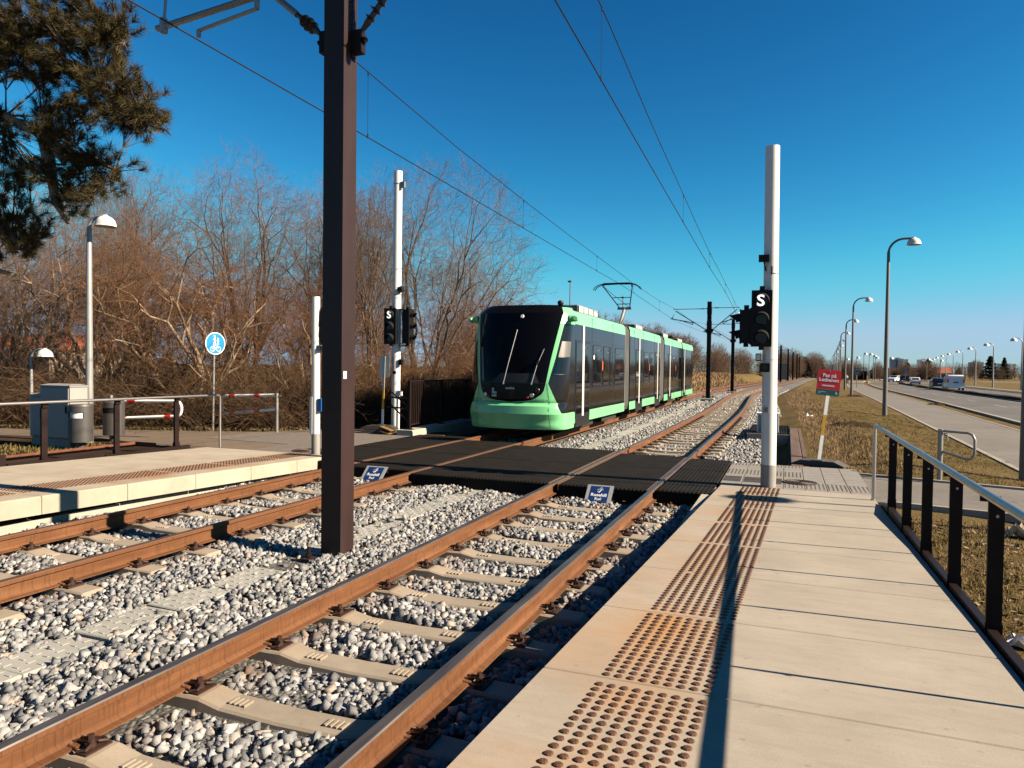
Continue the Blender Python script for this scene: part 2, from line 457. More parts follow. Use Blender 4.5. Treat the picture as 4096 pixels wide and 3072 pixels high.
for nm, fx, w in (('footpath_kerb', pl, -.12), ('verge_kerb', pr, .1), ('road_kerb', rl, -.14), ('median_kerb', rm, .14), ('far_median_kerb', rn, -.14), ('far_road_kerb', rr, .14)):
    b = MB()
    for a, c in zip(yl[:-1], yl[1:]):
        xa, xc = fx(a), fx(c); q_ = -.004 if 'foot' in nm or 'verge' in nm else .07; za, zc = zr(0, a)+q_, zr(0, c)+q_
        lo, hi = (min(0, w), max(0, w))
        b.quad((xa+lo, a, za), (xa+hi, a, za), (xc+hi, c, zc), (xc+lo, c, zc))
        b.quad((xa+lo, a, za-.2), (xa+lo, a, za), (xc+lo, c, zc), (xc+lo, c, zc-.2))
        b.quad((xa+hi, a, za), (xa+hi, a, za-.2), (xc+hi, c, zc-.2), (xc+hi, c, zc))
    struct(b.build(nm, M['kerbc']))
b = MB()                                                       # lane and edge lines
for y in np.arange(6, 300, 9.0):
    for fx in (lambda q: (rl(q)+rm(q))/2, lambda q: (rn(q)+rr(q))/2):
        y2 = y+3.5; x1, x2 = fx(y), fx(y2)
        b.quad((x1-.06, y, zr(0, y)-.007), (x1+.06, y, zr(0, y)-.007), (x2+.06, y2, zr(0, y2)-.007), (x2-.06, y2, zr(0, y2)-.007))
for a, c in zip(yl[:-1], yl[1:]):
    for fx in (lambda q: rl(q)+.3, lambda q: rm(q)-.3, lambda q: rn(q)+.3):
        b.quad((fx(a)-.06, a, zr(0, a)-.007), (fx(a)+.06, a, zr(0, a)-.007), (fx(c)+.06, c, zr(0, c)-.007), (fx(c)-.06, c, zr(0, c)-.007))
struct(b.build('road_marking', mat('road_paint', (.42, .41, .39), .8, 0, .3, 6, pos=True)))
# side road to the underpass far ahead
b = MB(); b.quad((12.4, 128, -.52), (14, 108, -.45), (26, 150, -.6), (9.5, 190, -.7))
# path that joins the crossing to the footpath
b = MB()
pp = [(1.22, 11.35), (1.5, 11.33), (3.0, 11.0), (5.3, 10.7), (5.3, 13.0), (3.6, 13.55), (1.75, 14.2), (1.22, 14.25)]
b.plate(pp, (0, 0, -.16), (1, 0, 0), (0, 1, 0), .065)
struct(b.build('crossing_path', M['path']))
b = MB()
for a, c in (((1.2, 14.25), (3.6, 13.57)), ((3.6, 13.57), (5.3, 13.02)), ((1.45, 11.3), (3.0, 10.97)), ((3.0, 10.97), (5.3, 10.67))):
    d = Vector((c[0]-a[0], c[1]-a[1], 0)); mid = Vector(((a[0]+c[0])/2, (a[1]+c[1])/2, -.115)); u = d.normalized(); nn = Vector((-u.y, u.x, 0))
    b.obox(mid, u*d.length/2, nn*.04, (0, 0, .055))
struct(b.build('crossing_path_kerb', M['kerbc']))
# asphalt and block paving left of the tracks
b = MB()
b.plate([(-11.25, -6), (-11.25, 11.6), (-13.0, 11.6), (-13.1, -6)], (0, 0, -.09), (1, 0, 0), (0, 1, 0), .05)
b.plate([(-8.95, 11.35), (-8.95, 17.2), (-11.2, 17.8), (-13.1, 15.1), (-19.5, 12.75), (-34, 8), (-34, 6.2), (-19.5, 10.95), (-15.5, 12.2), (-13.0, 11.62)], (0, 0, -.064), (1, 0, 0), (0, 1, 0), .05)
o = struct(b.build('left_path', M['pathl']))
b = MB()
b.plate([(-8.95, 11.5), (-8.95, 16.2), (-10.4, 16.2), (-13.0, 15.0), (-13.0, 13.2), (-10.4, 13.0), (-10.4, 11.5)], (0, 0, -.02), (1, 0, 0), (0, 1, 0), .012)
def blockmat():
    m = N('block_paving'); br = m.n('ShaderNodeTexBrick'); m.l(m.pos((3.2, 3.2, 3.2)), br.inputs['Vector'])
    br.inputs['Color1'].default_value = (.20, .165, .14, 1); br.inputs['Color2'].default_value = (.27, .225, .19, 1); br.inputs['Mortar'].default_value = (.10, .08, .065, 1)
    br.inputs['Mortar Size'].default_value = .03; br.inputs['Scale'].default_value = 1.6
    m.set('Base Color', br.outputs[0]); m.set('Roughness', .9)
    return m.mat
M['block'] = blockmat()
struct(b.build('left_pavement', M['block']))
# ballast bed
b = MB(); ysb = list(np.arange(-12, 60, 2.0))+list(np.arange(60, 341, 6.0))
vs = []
for y in ysb:
    l, r_ = -8.2+devl(y), -.55+devr(y)
    for x, z in ((l-.4, -.45), (l+.3, -.25), (-6.58+devl(y), -.235), (-4.55+.5*(devl(y)+devr(y)), -.25), (-2.55+devr(y), -.235), (r_-.2, -.26), (r_+.5, -.46)): vs.append((x, y, z))
b.add(vs, [(j*7+k, j*7+k+1, (j+1)*7+k+1, (j+1)*7+k) for j in range(len(ysb)-1) for k in range(6)])
struct(b.build('ballast_bed', M['bed'], None, True))

# ballast stones
CV8 = np.array([(a, b_, c) for c in (-1, 1) for b_ in (-1, 1) for a in (-1, 1)], float)*.8
CF8 = np.array([(0, 2, 3), (0, 3, 1), (4, 5, 7), (4, 7, 6), (0, 1, 5), (0, 5, 4), (2, 6, 7), (2, 7, 3), (0, 4, 6), (0, 6, 2), (1, 3, 7), (1, 7, 5)])
def stones(name, P, size, rust, seed, label):
    rg = np.random.default_rng(seed); n = len(P)
    V = np.repeat(CV8[None], n, 0)+rg.uniform(-.42, .42, (n, 8, 3))
    V = V*rg.uniform(.55, 1.2, (n, 1, 3))
    q = rg.normal(size=(n, 4)); q /= np.linalg.norm(q, axis=1)[:, None]
    w, x, y, z = q.T
    Rm = np.stack([1-2*(y*y+z*z), 2*(x*y-z*w), 2*(x*z+y*w), 2*(x*y+z*w), 1-2*(x*x+z*z), 2*(y*z-x*w), 2*(x*z-y*w), 2*(y*z+x*w), 1-2*(x*x+y*y)], -1).reshape(n, 3, 3)
    V = np.einsum('nij,nkj->nki', Rm, V)*size[:, None, None]+P[:, None, :]
    F = (CF8[None]+8*np.arange(n)[:, None, None]).reshape(-1, 3)
    o = np_mesh(name, V.reshape(-1, 3), F, M['stone'], attrs={'rust': np.repeat(rust, 8)})
    return stuff(o, label, 'ballast')
RAILX = np.array([-1.833, -3.34, -5.867, -7.374])
def bedpoints(x0, x1, y0, y1, n, seed, s0, s1, lift):
    rg = np.random.default_rng(seed)
    x = rg.uniform(x0, x1, n); y = rg.uniform(y0, y1, n)
    dx = np.where(x > -4.6, np.interp(y, _g, _dr), np.interp(y, _g, _dl))
    d = np.abs(x[:, None]-RAILX[None]).min(1)
    s = s0+(s1-s0)*rg.uniform(size=n)**1.5
    inr = np.zeros(n, bool)
    for a, c, off, per in ((-3.72, -1.4, 2.53, .71), (-7.75, -5.45, 5.02, .69)):
        ph = np.abs((y-off+per/2) % per-per/2)
        inr |= (x > a) & (x < c) & (ph < .15)
    inr0 = ((x > -3.8) & (x < -1.3)) | ((x > -7.8) & (x < -5.4))
    keep = (d > .11) & ~(inr & (d < 5)) & ~((x > -4.83) & (x < -4.42) & (rg.uniform(size=n) > .03))
    z = -.235+lift+rg.uniform(-.02, .035, n)+.035*np.sin(x*3.1+1)*np.sin(y*2.3)
    z = np.where((x > -7.2) & (x < -6.0) | (x > -3.2) & (x < -2.), z-.008, z)
    z = np.where(x > -1.35, z-.03, z)
    z = np.where((y > 14) & inr0, z-.03, z)
    r = np.clip(1.1-d/.34, 0, 1)*np.clip(rg.normal(.55, .35, n), 0, 1)
    return np.stack([x+dx, y, z], -1)[keep], s[keep], r[keep]
P, S_, r_ = bedpoints(-8.15, -.75, .9, 10.9, 95000, 3, .012, .036, .010)
stones('ballast', P, S_, r_, 5, 'grey crushed stone ballast round the tracks nearest the platform')
P, S_, r_ = bedpoints(-8.0, -.35, 14.0, 34, 50000, 4, .022, .044, .0)
P2, S2, r2 = bedpoints(-8.0, -.2, 34, 80, 30000, 6, .035, .07, 0)
stones('ballast', np.concatenate([P, P2]), np.concatenate([S_, S2]), np.concatenate([r_, r2]), 7, 'grey crushed stone ballast beyond the rubber crossing')

# ------------------------------------------------------------------ rails
PROF = [(-.036, -.008), (-.030, 0), (.030, 0), (.036, -.008), (.036, -.036), (.012, -.048), (.009, -.125), (.030, -.145), (.070, -.150), (.070, -.160), (-.070, -.160), (-.070, -.150), (-.030, -.145), (-.009, -.125), (-.012, -.048), (-.036, -.036)]
RY = list(np.arange(-8, 80, 1.5))+list(np.arange(80, 331, 5.0))
def rail(x, dev, top, label):
    b = MB(); k = len(PROF)
    for y in RY:
        for p, z in PROF: b.v.append((x+dev(y)+p, y, z))
    for j in range(len(RY)-1):
        for i in range(k):
            q = (i+1) % k
            b.f.append((j*k+i, (j+1)*k+i, (j+1)*k+q, j*k+q)); b.m.append(1 if i in (0, 1, 2) else 0)
    o = b.build('rail', [M['rust'], top])
    return tag(o, label, 'rail', 'running rails of the two tracks')
rail(-1.833, devr, M['railtop'], 'rusty steel rail closest to the studded platform')
rail(-3.34, devr, M['railtop'], 'rusty steel rail of the near track, on its side towards the dark mast')
rail(-5.867, devl, M['railtop2'], 'rusty steel rail of the tram track, on its side towards the dark mast')
rail(-7.374, devl, M['railtop2'], 'rusty steel rail running past the front face of the far platform')

# ------------------------------------------------------------------ sleepers with their clips
def clip_mesh():
    b = MB()
    pts = [(-.05, -.055, .012), (-.085, -.06, .016), (-.10, -.03, .02), (-.07, -.012, .03), (-.02, -.012, .036), (0, -.012, .034)]
    for s in (-1, 1):
        b.tube([(p[0], p[1]*s, p[2]) for p in pts], .0085, 6)
        b.tube([(0.0, .012*s, .034), (.03, .02*s, .03), (.04, .06*s, .02), (0, .075*s, .016), (-.05, .055*s, .012)], .0085, 6)
    b.cyl(0, 0, -.01, .03, .028, 10); b.cyl(0, 0, .03, .042, .022, 10); b.cyl(0, 0, .042, .066, .0175, 6)
    b.box(-.01, .06, -.075, .075, -.012, .008)
    return b
def sleeper_mesh():
    b = MB(); pr = [(-1.16, -.215), (-1.12, -.178), (-.55, -.166), (-.40, -.195), (0, -.203), (.40, -.195), (.55, -.166), (1.12, -.178), (1.16, -.215)]
    for x, z in pr:
        for y, zz in ((-.125, -.34), (-.105, z-.012), (-.09, z), (.09, z), (.105, z-.012), (.125, -.34)): b.v.append((x, y, zz))
    for j in range(len(pr)-1):
        for i in range(5): b.f.append((j*6+i, (j+1)*6+i, (j+1)*6+i+1, j*6+i+1)); b.m.append(0)
    b.f.append((0, 1, 2, 3, 4, 5)); b.m.append(0); k = 6*(len(pr)-1)
    b.f.append((k+5, k+4, k+3, k+2, k+1, k)); b.m.append(0)
    for s in (-1, 1):                                          # cast marks
        for q in range(4): b.box(s*.33-.06+q*.035, s*.33-.045+q*.035, -.04, .04, -.205, -.1785 if False else -.184)
    return b
slp = sleeper_mesh().build('concrete_sleeper', M['tie'])
at = slp.data.attributes.new('stain', 'FLOAT', 'POINT')
at.data.foreach_set('value', [max(0, 1-abs(abs(v.co.x)-.75)/.33) for v in slp.data.vertices])
CL = clip_mesh().build('rail_clip', M['clip']); CL.location = (0, 0, 0)
clipdata = CL.data; bpy.data.objects.remove(CL)
def place_sleeper(x, y, label, group, clips, rz=0):
    o = slp.copy(); COL.objects.link(o); o.location = (x, y, 0); o.rotation_euler = (0, 0, rz)
    tag(o, label, 'sleeper', group)
    if clips:
        for s in (-1, 1):
            for t in (-1, 1):
                c = bpy.data.objects.new('rail_clip', clipdata); COL.objects.link(c); c.parent = o
                c.location = (s*.7535+t*.115, 0, -.165); c.rotation_euler = (0, 0, 0 if t > 0 else PI)
    return o
for k in range(-5, 11):
    y = 2.53+.71*k
    if k == 0: lab = 'concrete sleeper of the near track at the bottom edge, a faded tag on it'
    o = place_sleeper(-2.587, y, 'grey concrete sleeper with orange paint scrawl' if k == 1 else 'plain concrete sleeper of the near track on this side of the crossing', 'near track sleepers before the crossing', True)
    if k == 1:
        del o['group']
        text('VDL Start', .15, (-2.93, y-.05, -.1985), (1, -.012, -.02), (0, 1, 0), M['spray'], 'painted_scrawl', o, .0004, 'LEFT', .004, 1.0)
for k in range(-7, 9):
    y = 5.02+.69*k
    place_sleeper(-6.62, y, 'concrete sleeper of the tram track beside the far platform', 'tram track sleepers before the crossing', True)
for k in range(0, 110):
    y = 15.3+.71*k
    rz = math.atan((devr(y+1)-devr(y-1))/-2)
    place_sleeper(-2.587+devr(y), y, 'concrete sleeper of the near track beyond the crossing', 'near track sleepers beyond the crossing', k < 22, rz)
for k in range(0, 24):
    y = 47+.9*k
    place_sleeper(-6.62+devl(y), y, 'concrete sleeper of the far track behind the tram', 'far track sleepers behind the tram', False)
bpy.data.objects.remove(slp)
# ------------------------------------------------------------------ platforms
def stain_attr(o, fn):
    a = o.data.attributes.new('stain', 'FLOAT', 'POINT'); mw = origin(o)
    a.data.foreach_set('value', [fn(v.co.x+mw.x, v.co.y+mw.y) for v in o.data.vertices])
def ramp_slab(b, x0, x1, y0, y1, zf, th, n=10):
    """slab with bevelled edges whose top follows zf(y); x0/x1 may depend on y"""
    g = .004; vs = []; ys = (y0+g, y0+g+.006, (y0+y1)/2, y1-g-.006, y1-g)
    for k, y in enumerate(ys):
        a, c = x0(y), x1(y); e = .006 if k in (0, 4) else 0
        xs = [a, a+.012]+[a+(c-a)*i/n for i in range(1, n)]+[c-.012, c]
        for i, x in enumerate(xs):
            z = zf(y)-e-(.012 if i in (0, len(xs)-1) else 0); vs.append((x, y, z))
    w = n+3; base = len(vs)
    for y in ys:
        vs.append((x0(y), y, zf(y)-th)); vs.append((x1(y), y, zf(y)-th))
    fs = [(j*w+i, j*w+i+1, (j+1)*w+i+1, (j+1)*w+i) for j in range(4) for i in range(w-1)]
    for j in range(4):
        fs.append((base+2*j, j*w, (j+1)*w, base+2*j+2)); fs.append((j*w+w-1, base+2*j+1, base+2*j+3, (j+1)*w+w-1))
    fs.append(tuple([base]+[base+1]+[w-1-i for i in range(w)]))
    q = 4*w; fs.append(tuple([base+9, base+8]+[q+i for i in range(w)]))
    b.add(vs, fs)
def stud(b, x, y, z, zs):
    n = 8; vs = []
    for r, h in ((.0215, 0), (.0195, .006), (.012, .009)):
        for j in range(n):
            a = 2*PI*j/n; vs.append((x+r*math.cos(a), y+r*math.sin(a), z+h+zs*r*math.sin(a)))
    b.add(vs, [(i*n+j, i*n+(j+1) % n, i*n+n+(j+1) % n, i*n+n+j) for i in range(2) for j in range(n)]+[tuple(2*n+j for j in range(n))])

plat = thing('platform', 'cream concrete platform with brown studs and a long mast and handrail shadow on it', 'platform', (.1, 5, 0))
ye = 11.35; js = [ye]
y = 10.43
while y > -6: js.append(y); y -= 1.16
js.append(y)
rs_ = random.Random(4)
for a, c in zip(js[1:], js[:-1]):
    b = MB(); ramp_slab(b, xedge, lambda q: 1.165, a, c, zplat, .21)
    o = b.build('slab', M['slab'], plat)
    k = rs_.uniform(.55, 1.0)
    stain_attr(o, lambda x, q: k*float(sm(.22, -.05, x-(-.30-.03*(11.35-q)))*(.45+.55*sm(-.75, -.45, x-(-.03*(11.35-q))))))
b = MB(); b.loft([(-1.12, 1.14, -6, 11.2, -.45), (-1.12, 1.14, -6, 11.2, -.02)])
b.loft([(-1.3, 1.14, -6, 3, -.45), (-1.3, 1.14, -6, 3, .0)], 0)
b.build('foundation', M['plinth'], plat)
b = MB(); nrow = 0
y = ye-.05
while y > -2:
    if all(abs(y-j) > .026 for j in js):
        for c in range(9):
            if not any(0 < j-y < .06 for j in js[1:]) or rs_.random() > .35:
                stud(b, -.575-.0317*(11.4-y)+.062*c, y, zplat(y), -.027)
    y -= .066
b.build('tactile_studs', M['stud'], plat)
b = MB()                                                        # steel edging along the outer side, level while the ramp falls
for k, (a, c) in enumerate(((10.45, 9.55), (9.55, 7.6), (7.6, 5.15), (5.15, 2.7), (2.7, -2))):
    zt = .15 if k < 4 else .33
    z0 = lambda q: zplat(q)-.2
    b.add([(1.172, a, zplat(a)-.2), (1.172, c, zplat(c)-.2), (1.172, c, max(zt, zplat(c)+.03)), (1.172, a, max(zt-.10 if k == 0 else zt, zplat(a)+.03)),
           (1.225, a, zplat(a)-.2), (1.225, c, zplat(c)-.2), (1.225, c, max(zt, zplat(c)+.03)), (1.225, a, max(zt-.10 if k == 0 else zt, zplat(a)+.03))],
          [(0, 1, 2, 3), (7, 6, 5, 4), (3, 2, 6, 7), (0, 3, 7, 4), (1, 5, 6, 2)])
b.build('edge_angle', M['dark'], plat)

far = thing('platform', 'cream concrete platform beyond both tracks with angled rows of rusty studs', 'platform', (-9.6, 6, 0))
jl = [11.42, 10.37, 9.21, 8.05, 6.89, 5.73, 4.57, 3.41, 2.25, 1.09, -.07, -1.3]
for a, c in zip(jl[1:], jl[:-1]):
    b = MB(); ramp_slab(b, lambda q: -11.2, lambda q: -8.1, a, c, zleft, .215)
    o = b.build('slab', M['slabl'], far); k = rs_.uniform(.4, .9)
    stain_attr(o, lambda x, q: k*float(sm(-.75, -.3, x+8.5)*(1-sm(.1, .25, x+8.5)))+.15)
b = MB(); y = 11.35
while y > -1:
    if all(abs(y-j) > .028 for j in jl):
        for c in range(9):
            stud(b, -9.0+.062*c, y, zleft(y), -.027)
    y -= .066
b.build('tactile_studs', M['stud'], far)
b = MB(); b.loft([(-11.1, -8.24, -1.3, 10.9, -.45), (-11.1, -8.24, -1.3, 10.9, -.1)]); b.build('plinth', M['plinth'], far)
b = MB()
for a, c in ((9.1, 11.0), (7.4, 9.07), (2.0, 7.37)):
    b.loft([(-11.27, -11.215, a, c, -.15), (-11.27, -11.215, a, c, zleft(a)+.025)])
b.build('edge_angle', M['dark'], far)

# pavement of tiles at the end of the near platform
b = MB(); b.plate([(-.96, 11.37), (1.21, 11.37), (1.21, 14.28), (-.96, 14.28)], (0, 0, -.09), (1, 0, 0), (0, 1, 0), .075)
struct(b.build('platform_pavement', M['joint']))
b = MB(); st_ = MB()
ry = [11.375, 11.52, 11.82, 12.12, 12.42, 12.72, 13.02, 13.32, 13.62, 13.92, 14.22]
for r0, r1 in zip(ry[:-1], ry[1:]):
    for k in range(7):
        x0 = -.955+.309*k; x1 = min(x0+.309, 1.2)
        dz = rs_.uniform(-.0015, .0015)
        b.box(x0+.004, x1-.004, r0+.004, r1-.004, -.06, .0+dz, bev=.004)
        i = ry.index(r0)
        if (i in (5, 6, 9) and k < 4) or (i in (1, 2) and k > 2):
            for p in range(5):
                for q in range(5):
                    x = x0+.035+p*.06; yy = r0+.03+q*.06
                    if x < x1-.02: st_.cyl(x, yy, 0, .006, .016, 7, r1=.011)
        if i in (2, 3) and k < 3:
            for q in range(9): st_.box(x0+.02, x1-.02, r0+.02+q*.031, r0+.034+q*.031, 0, .005)
pv = b.build('paving_tiles', M['tile']); tag(pv, kind='structure')
o = st_.build('paving_tactile_ribs', mat('tile_stud', (.15, .13, .115), .8, 0, .15, 30)); tag(o, kind='structure')
def manhole(name, x, y, z, r, label, m):
    b = MB(); b.lathe([(0, 0), (r, 0), (r, .012), (r-.02, .016), (r-.03, .011), (0, .011)], (x, y, z), 28)
    for k in range(1, 5):
        b.lathe([(r*k/5.2-.012, .011), (r*k/5.2-.01, .017), (r*k/5.2+.01, .017), (r*k/5.2+.012, .011)], (x, y, z), 24)
    return tag(b.build(name, m), label, 'manhole cover')
M['iron'] = mat('cast_iron', (.10, .06, .045), .6, .4, .3, 20)
manhole('manhole_cover', .22, 12.12, .002, .26, 'round cast iron cover in the paving beside the near white signal pole', M['iron'])
manhole('manhole_cover', -9.25, 12.2, -.006, .32, 'dark cast iron cover in block paving beside the short white pole', M['iron'])
manhole('manhole_cover', -11.9, 11.1, -.038, .36, 'rust brown manhole cover behind the end post of the far handrail', mat('rusty_cover', (.17, .06, .03), .8, .1, .3, 14))

# ------------------------------------------------------------------ rubber level crossing
cr = thing('rubber_crossing', 'black ribbed rubber panels bridging both tracks, dusted with pale grit', 'level crossing', (-4.5, 12.5, -.2))
strips = [(-8.93, -7.43, 10.95, 16.4), (-7.27, -5.925, 10.65, 15.7), (-5.80, -3.40, 10.38, 15.2), (-3.24, -1.89, 10.38, 14.75), (-1.775, -.985, 10.5, 14.55)]
for (x0, x1, y0, y1) in strips:
    ys = [y0, y0+.62, y0+2.4, y1]
    for a, c in zip(ys[:-1], ys[1:]):
        b = MB(); b.box(x0, x1, a+.008, c-.008, -.20, -.004, bev=.018)
        for q in range(3):
            xx = x0+(x1-x0)*(q+.5)/3; b.box(xx-.05, xx+.05, a+.1, a+.13, -.02, -.0025)
        b.build('crossing_panel', M['panel'], cr)
b = MB()
for x0, x1, y0, y1 in ((-7.29, -7.272, 10.65, 15.7), (-5.795, -5.777, 10.4, 15.2), (-3.42, -3.402, 10.4, 15.2), (-1.895, -1.875, 10.38, 14.7), (-3.26, -3.243, 10.38, 14.7)):
    b.box(x0-.0, x1, y0, y1, -.1, -.001)
b.build('flange_strip', M['paneledge'], cr)
def deflector(x0, x1, y, label):
    t = thing('panel_deflector', label, 'deflector plate', ((x0+x1)/2, y, -.2))
    b = MB(); b.add([(x0, y+.1, .045), (x1, y+.1, .045), (x1, y-.13, -.17), (x0, y-.13, -.17), (x0, y+.106, .041), (x1, y+.106, .041), (x1, y-.124, -.174), (x0, y-.124, -.174)], [(3, 2, 1, 0), (4, 5, 6, 7), (0, 1, 5, 4), (1, 2, 6, 5), (3, 0, 4, 7)])
    b.quad((x0, y+.104, .043), (x1, y+.104, .043), (x1, y+.108, -.06), (x0, y+.108, -.06))
    b.build('bracket_plate', M['alu'], t)
    d = Vector((0, .23, .215)).normalized(); nn = Vector((0, -d.z, d.y)); c0 = Vector(((x0+x1)/2, y-.13, -.17))
    w = (x1-x0)/2-.055
    P = lambda u, v: c0+Vector((u, 0, 0))+d*v+nn*.003
    b = MB(); b.quad(P(-w, .0), P(w, .0), P(w, .29), P(-w, .29)); b.build('blue_badge', M['navy'], t)
    text('Rosehill', .075, P(0, .105)+nn*.002, (1, 0, 0), d, M['white'], 'badge_word', t, .0005, off=.0012)
    text('Rail', .070, P(0, .035)+nn*.002, (1, 0, 0), d, M['white'], 'badge_word', t, .0005)
    b = MB()
    for pts in ([(-.01, .17), (.012, .20), (.028, .235)], [(.012, .20), (-.035, .185)], [(.028, .235), (-.01, .232), (-.035, .222)], [(.026, .235), (.05, .222)], [(.0, .25), (.03, .262), (.04, .248)]):
        b.tube([P(u, v)+nn*.003 for u, v in pts], .004, 5)
    b.build('running_figure', M['white'], t)
deflector(-2.735, -2.345, 10.16, 'blue badge plate leaning on the rubber panel between the rails of the near track')
deflector(-6.74, -6.33, 10.42, 'blue badge plate leaning on the rubber panel between the rails of the tram track')

# ------------------------------------------------------------------ cable trough covers
def troughx(y): return -4.62+.04*math.sin(y*1.3)+(devr(y)+devl(y))*.5*(1 if y > 14 else 0)
k = 0
for y in list(np.arange(-1.0, 10.2, .62))+list(np.arange(15.4, 46, .62)):
    if 5.75 < y < 6.4 or (46 < y < 48): continue
    b = MB(); xx = troughx(y); dz = rs_.uniform(-.012, .012); a = rs_.uniform(-.015, .015)
    z0 = -.205+dz
    b.box(-.185, .185, -.30, .30, -.07, 0, bev=.008)
    if y < 20:
        for p in range(4):
            for q in range(6):
                sx = -.13+p*.086; sy = -.25+q*.1
                b.obox((sx, sy, .001), (.0, .028, 0), (.007, 0, 0), (0, 0, .004)) if (p+q) % 2 else b.obox((sx, sy, .001), (.022, .0, 0), (0, .007, 0), (0, 0, .004))
    o = b.build('trough_cover', M['trough']); o.location = (xx, y, z0); o.rotation_euler = (a, rs_.uniform(-.02, .02), rs_.uniform(-.02, .02))
    tag(o, 'pale concrete cable trough cover in the ballast '+('before the crossing' if y < 11 else 'beyond the crossing'), 'cable cover', 'trough covers '+('before the crossing' if y < 11 else 'beyond the crossing'))

# ------------------------------------------------------------------ handrails
hr = thing('handrail', 'brushed steel handrail on broad dark posts along the studded platform', 'handrail', (1.13, 6, 0))
b = MB(); b.tube([(1.13, -3, 1.045), (1.13, 5.78, 1.045)], .0265, 14); b.tube([(1.13, 5.784, 1.045), (1.13, 7.25, 1.045)], .0265, 14)
b.tube([(1.13, 7.254, 1.045), (1.13, 10.74, 1.045), (1.13, 10.795, 1.035), (1.13, 10.81, 1.0), (1.13, 10.81, 1.0)], .0265, 14)
b.build('top_rail', M['steel'], hr, 40)
b = MB(); b.tube([(1.13, 10.81, 1.02), (1.13, 10.81, .02)], .0245, 12); b.cyl(1.13, 10.81, .015, .03, .036, 12); b.build('end_post', M['steel'], hr, 40)
for y in (9.64, 8.5, 7.36, 6.2, 5.1, 3.95, 2.8, 1.65, .5, -.65):
    b = MB(); b.box(1.165, 1.25, y-.011, y+.011, -.3, .985)
    b.box(1.16, 1.255, y-.0135, y-.0115, -.3, .24)
    b.box(1.12, 1.23, y-.009, y+.009, .985, 1.02)
    b.build('post', M['dark'], hr)
    b = MB()
    for z in (.13, -.08, .9):
        for x in ((1.185, 1.23) if z < .5 else (1.21,)): b.tube([(x, y-.013, z), (x, y-.021, z)], .009, 8)
    b.build('bolts', M['steel'], hr)
hl = thing('handrail', 'slender steel handrail on dark posts behind the far platform', 'handrail', (-11.28, 8, 0))
b = MB(); b.tube([(-11.3, 0, 1.11), (-11.22, 11.70, 1.11), (-11.22, 11.78, 1.10), (-11.22, 11.81, 1.05), (-11.22, 11.81, .0)], .026, 10); b.build('top_rail', M['steel'], hl, 40)
for y in (10.75, 9.4, 8.05, 6.7, 5.35, 4.0):
    b = MB(); b.box(-11.345, -11.305, y-.05, y+.05, -.15, 1.02); b.box(-11.36, -11.29, y-.056, y+.056, -.15, .2); b.box(-11.33, -11.28, y-.05, y+.05, 1.02, 1.09)
    b.build('post', M['dark'], hl)

# ------------------------------------------------------------------ catenary masts
def insulator(b, p0, p1, r=.05):
    p0 = Vector(p0); p1 = Vector(p1); d = p1-p0
    pts = []; rad = []
    for t, q in ((0, .4), (.18, .5), (.2, .62), (.3, .6), (.34, 1.15), (.37, .5), (.48, .5), (.52, 1.3), (.56, .5), (.66, .5), (.7, 1.15), (.74, .6), (.82, .62), (.86, .45), (1, .45)):
        pts.append(p0+d*t); rad.append(r*q)
    b.tube(pts, rad, 12)
def cantilever(par, y, mx, wx, s, z0, zc, zm, full):
    """bracket from the mast side at mx out to the wire over x=wx; s = side"""
    t1 = .035 if full else .03; d = abs(wx-mx)
    e = (wx-s*.05, y, zm-.12)
    b = MB(); p0 = Vector((mx, y, z0)); p1 = Vector(e)
    i0 = p0+(p1-p0)*.05; i1 = p0+(p1-p0)*(.42/d)
    b.tube([i1, p1], t1, 8)
    pj = p0+(p1-p0)*.36
    b.tube([(mx, y, zm), (wx+s*.1, y, zm)], t1*.8, 8)
    br = b.build('bracket_tube', M['galv'], par, 40)
    b = MB(); insulator(b, i0, i1, .058 if full else .045); b.build('insulator', M['insul'], br, 40); b = MB(); insulator(b, (mx+s*.12, y, zm), (mx+s*.5, y, zm), .05); b.build('insulator', M['insul'], br, 40)
    b = MB(); pr = Vector((pj.x, y, pj.z+.02)); pe = Vector((wx+s*.25, y, zc+.14))
    b.tube([pr, pe], t1, 8); b.tube([pe+Vector((-s*.1, 0, 0)), (wx+s*.05, y, zm-.3)], .016, 6)
    pa = pr+(pe-pr)*.12
    b.tube([pa, pa+Vector((0, 0, -.14))], .028, 6); b.tube([pa+Vector((0, 0, -.13)), (wx-s*.37, y, zc+.02)], .022, 6); b.tube([(wx-s*.37, y, zc+.03), (wx-s*.37, y+.0, zc-.05)], .025, 6)
    b.tube([pe+Vector((-s*.1, 0, -.06)), pe+Vector((-s*.1, 0, .1))], .045, 6)
    b.build('registration_arm', M['galv'], par, 40)
    b = MB(); b.box(min(mx-s*.01, mx+s*.1), max(mx-s*.01, mx+s*.1), y-.05, y+.05, z0-.12, z0+.1); b.tube([(mx, y, z0+.05), (mx+s*.14, y, z0)], .03, 6); b.build('mast_bracket', M['dark'], par)
mast = thing('catenary_mast', 'massive dark brown steel mast standing in the ballast between the tracks', 'catenary mast', (-4.34, 6.2, -.3))
b = MB(); b.box(-4.46, -4.222, 6.1, 6.335, -.42, 8.2, bev=.006); b.box(-4.6, -4.08, 5.95, 6.5, -.4, -.21)
b.build('mast', M['mast'], mast)
b = MB(); b.box(-4.222, -4.205, 6.225, 6.285, 4.92, 8.2)
for k in range(26): b.cyl(-4.2, 6.255, 0, 0, .001, 3) if False else b.tube([(-4.206, 6.255, 5.02+k*.12), (-4.2035, 6.255, 5.02+k*.12)], .012, 8, 1)
b.build('drilled_flange', [M['mast'], M['matblack']], mast)
b = MB()
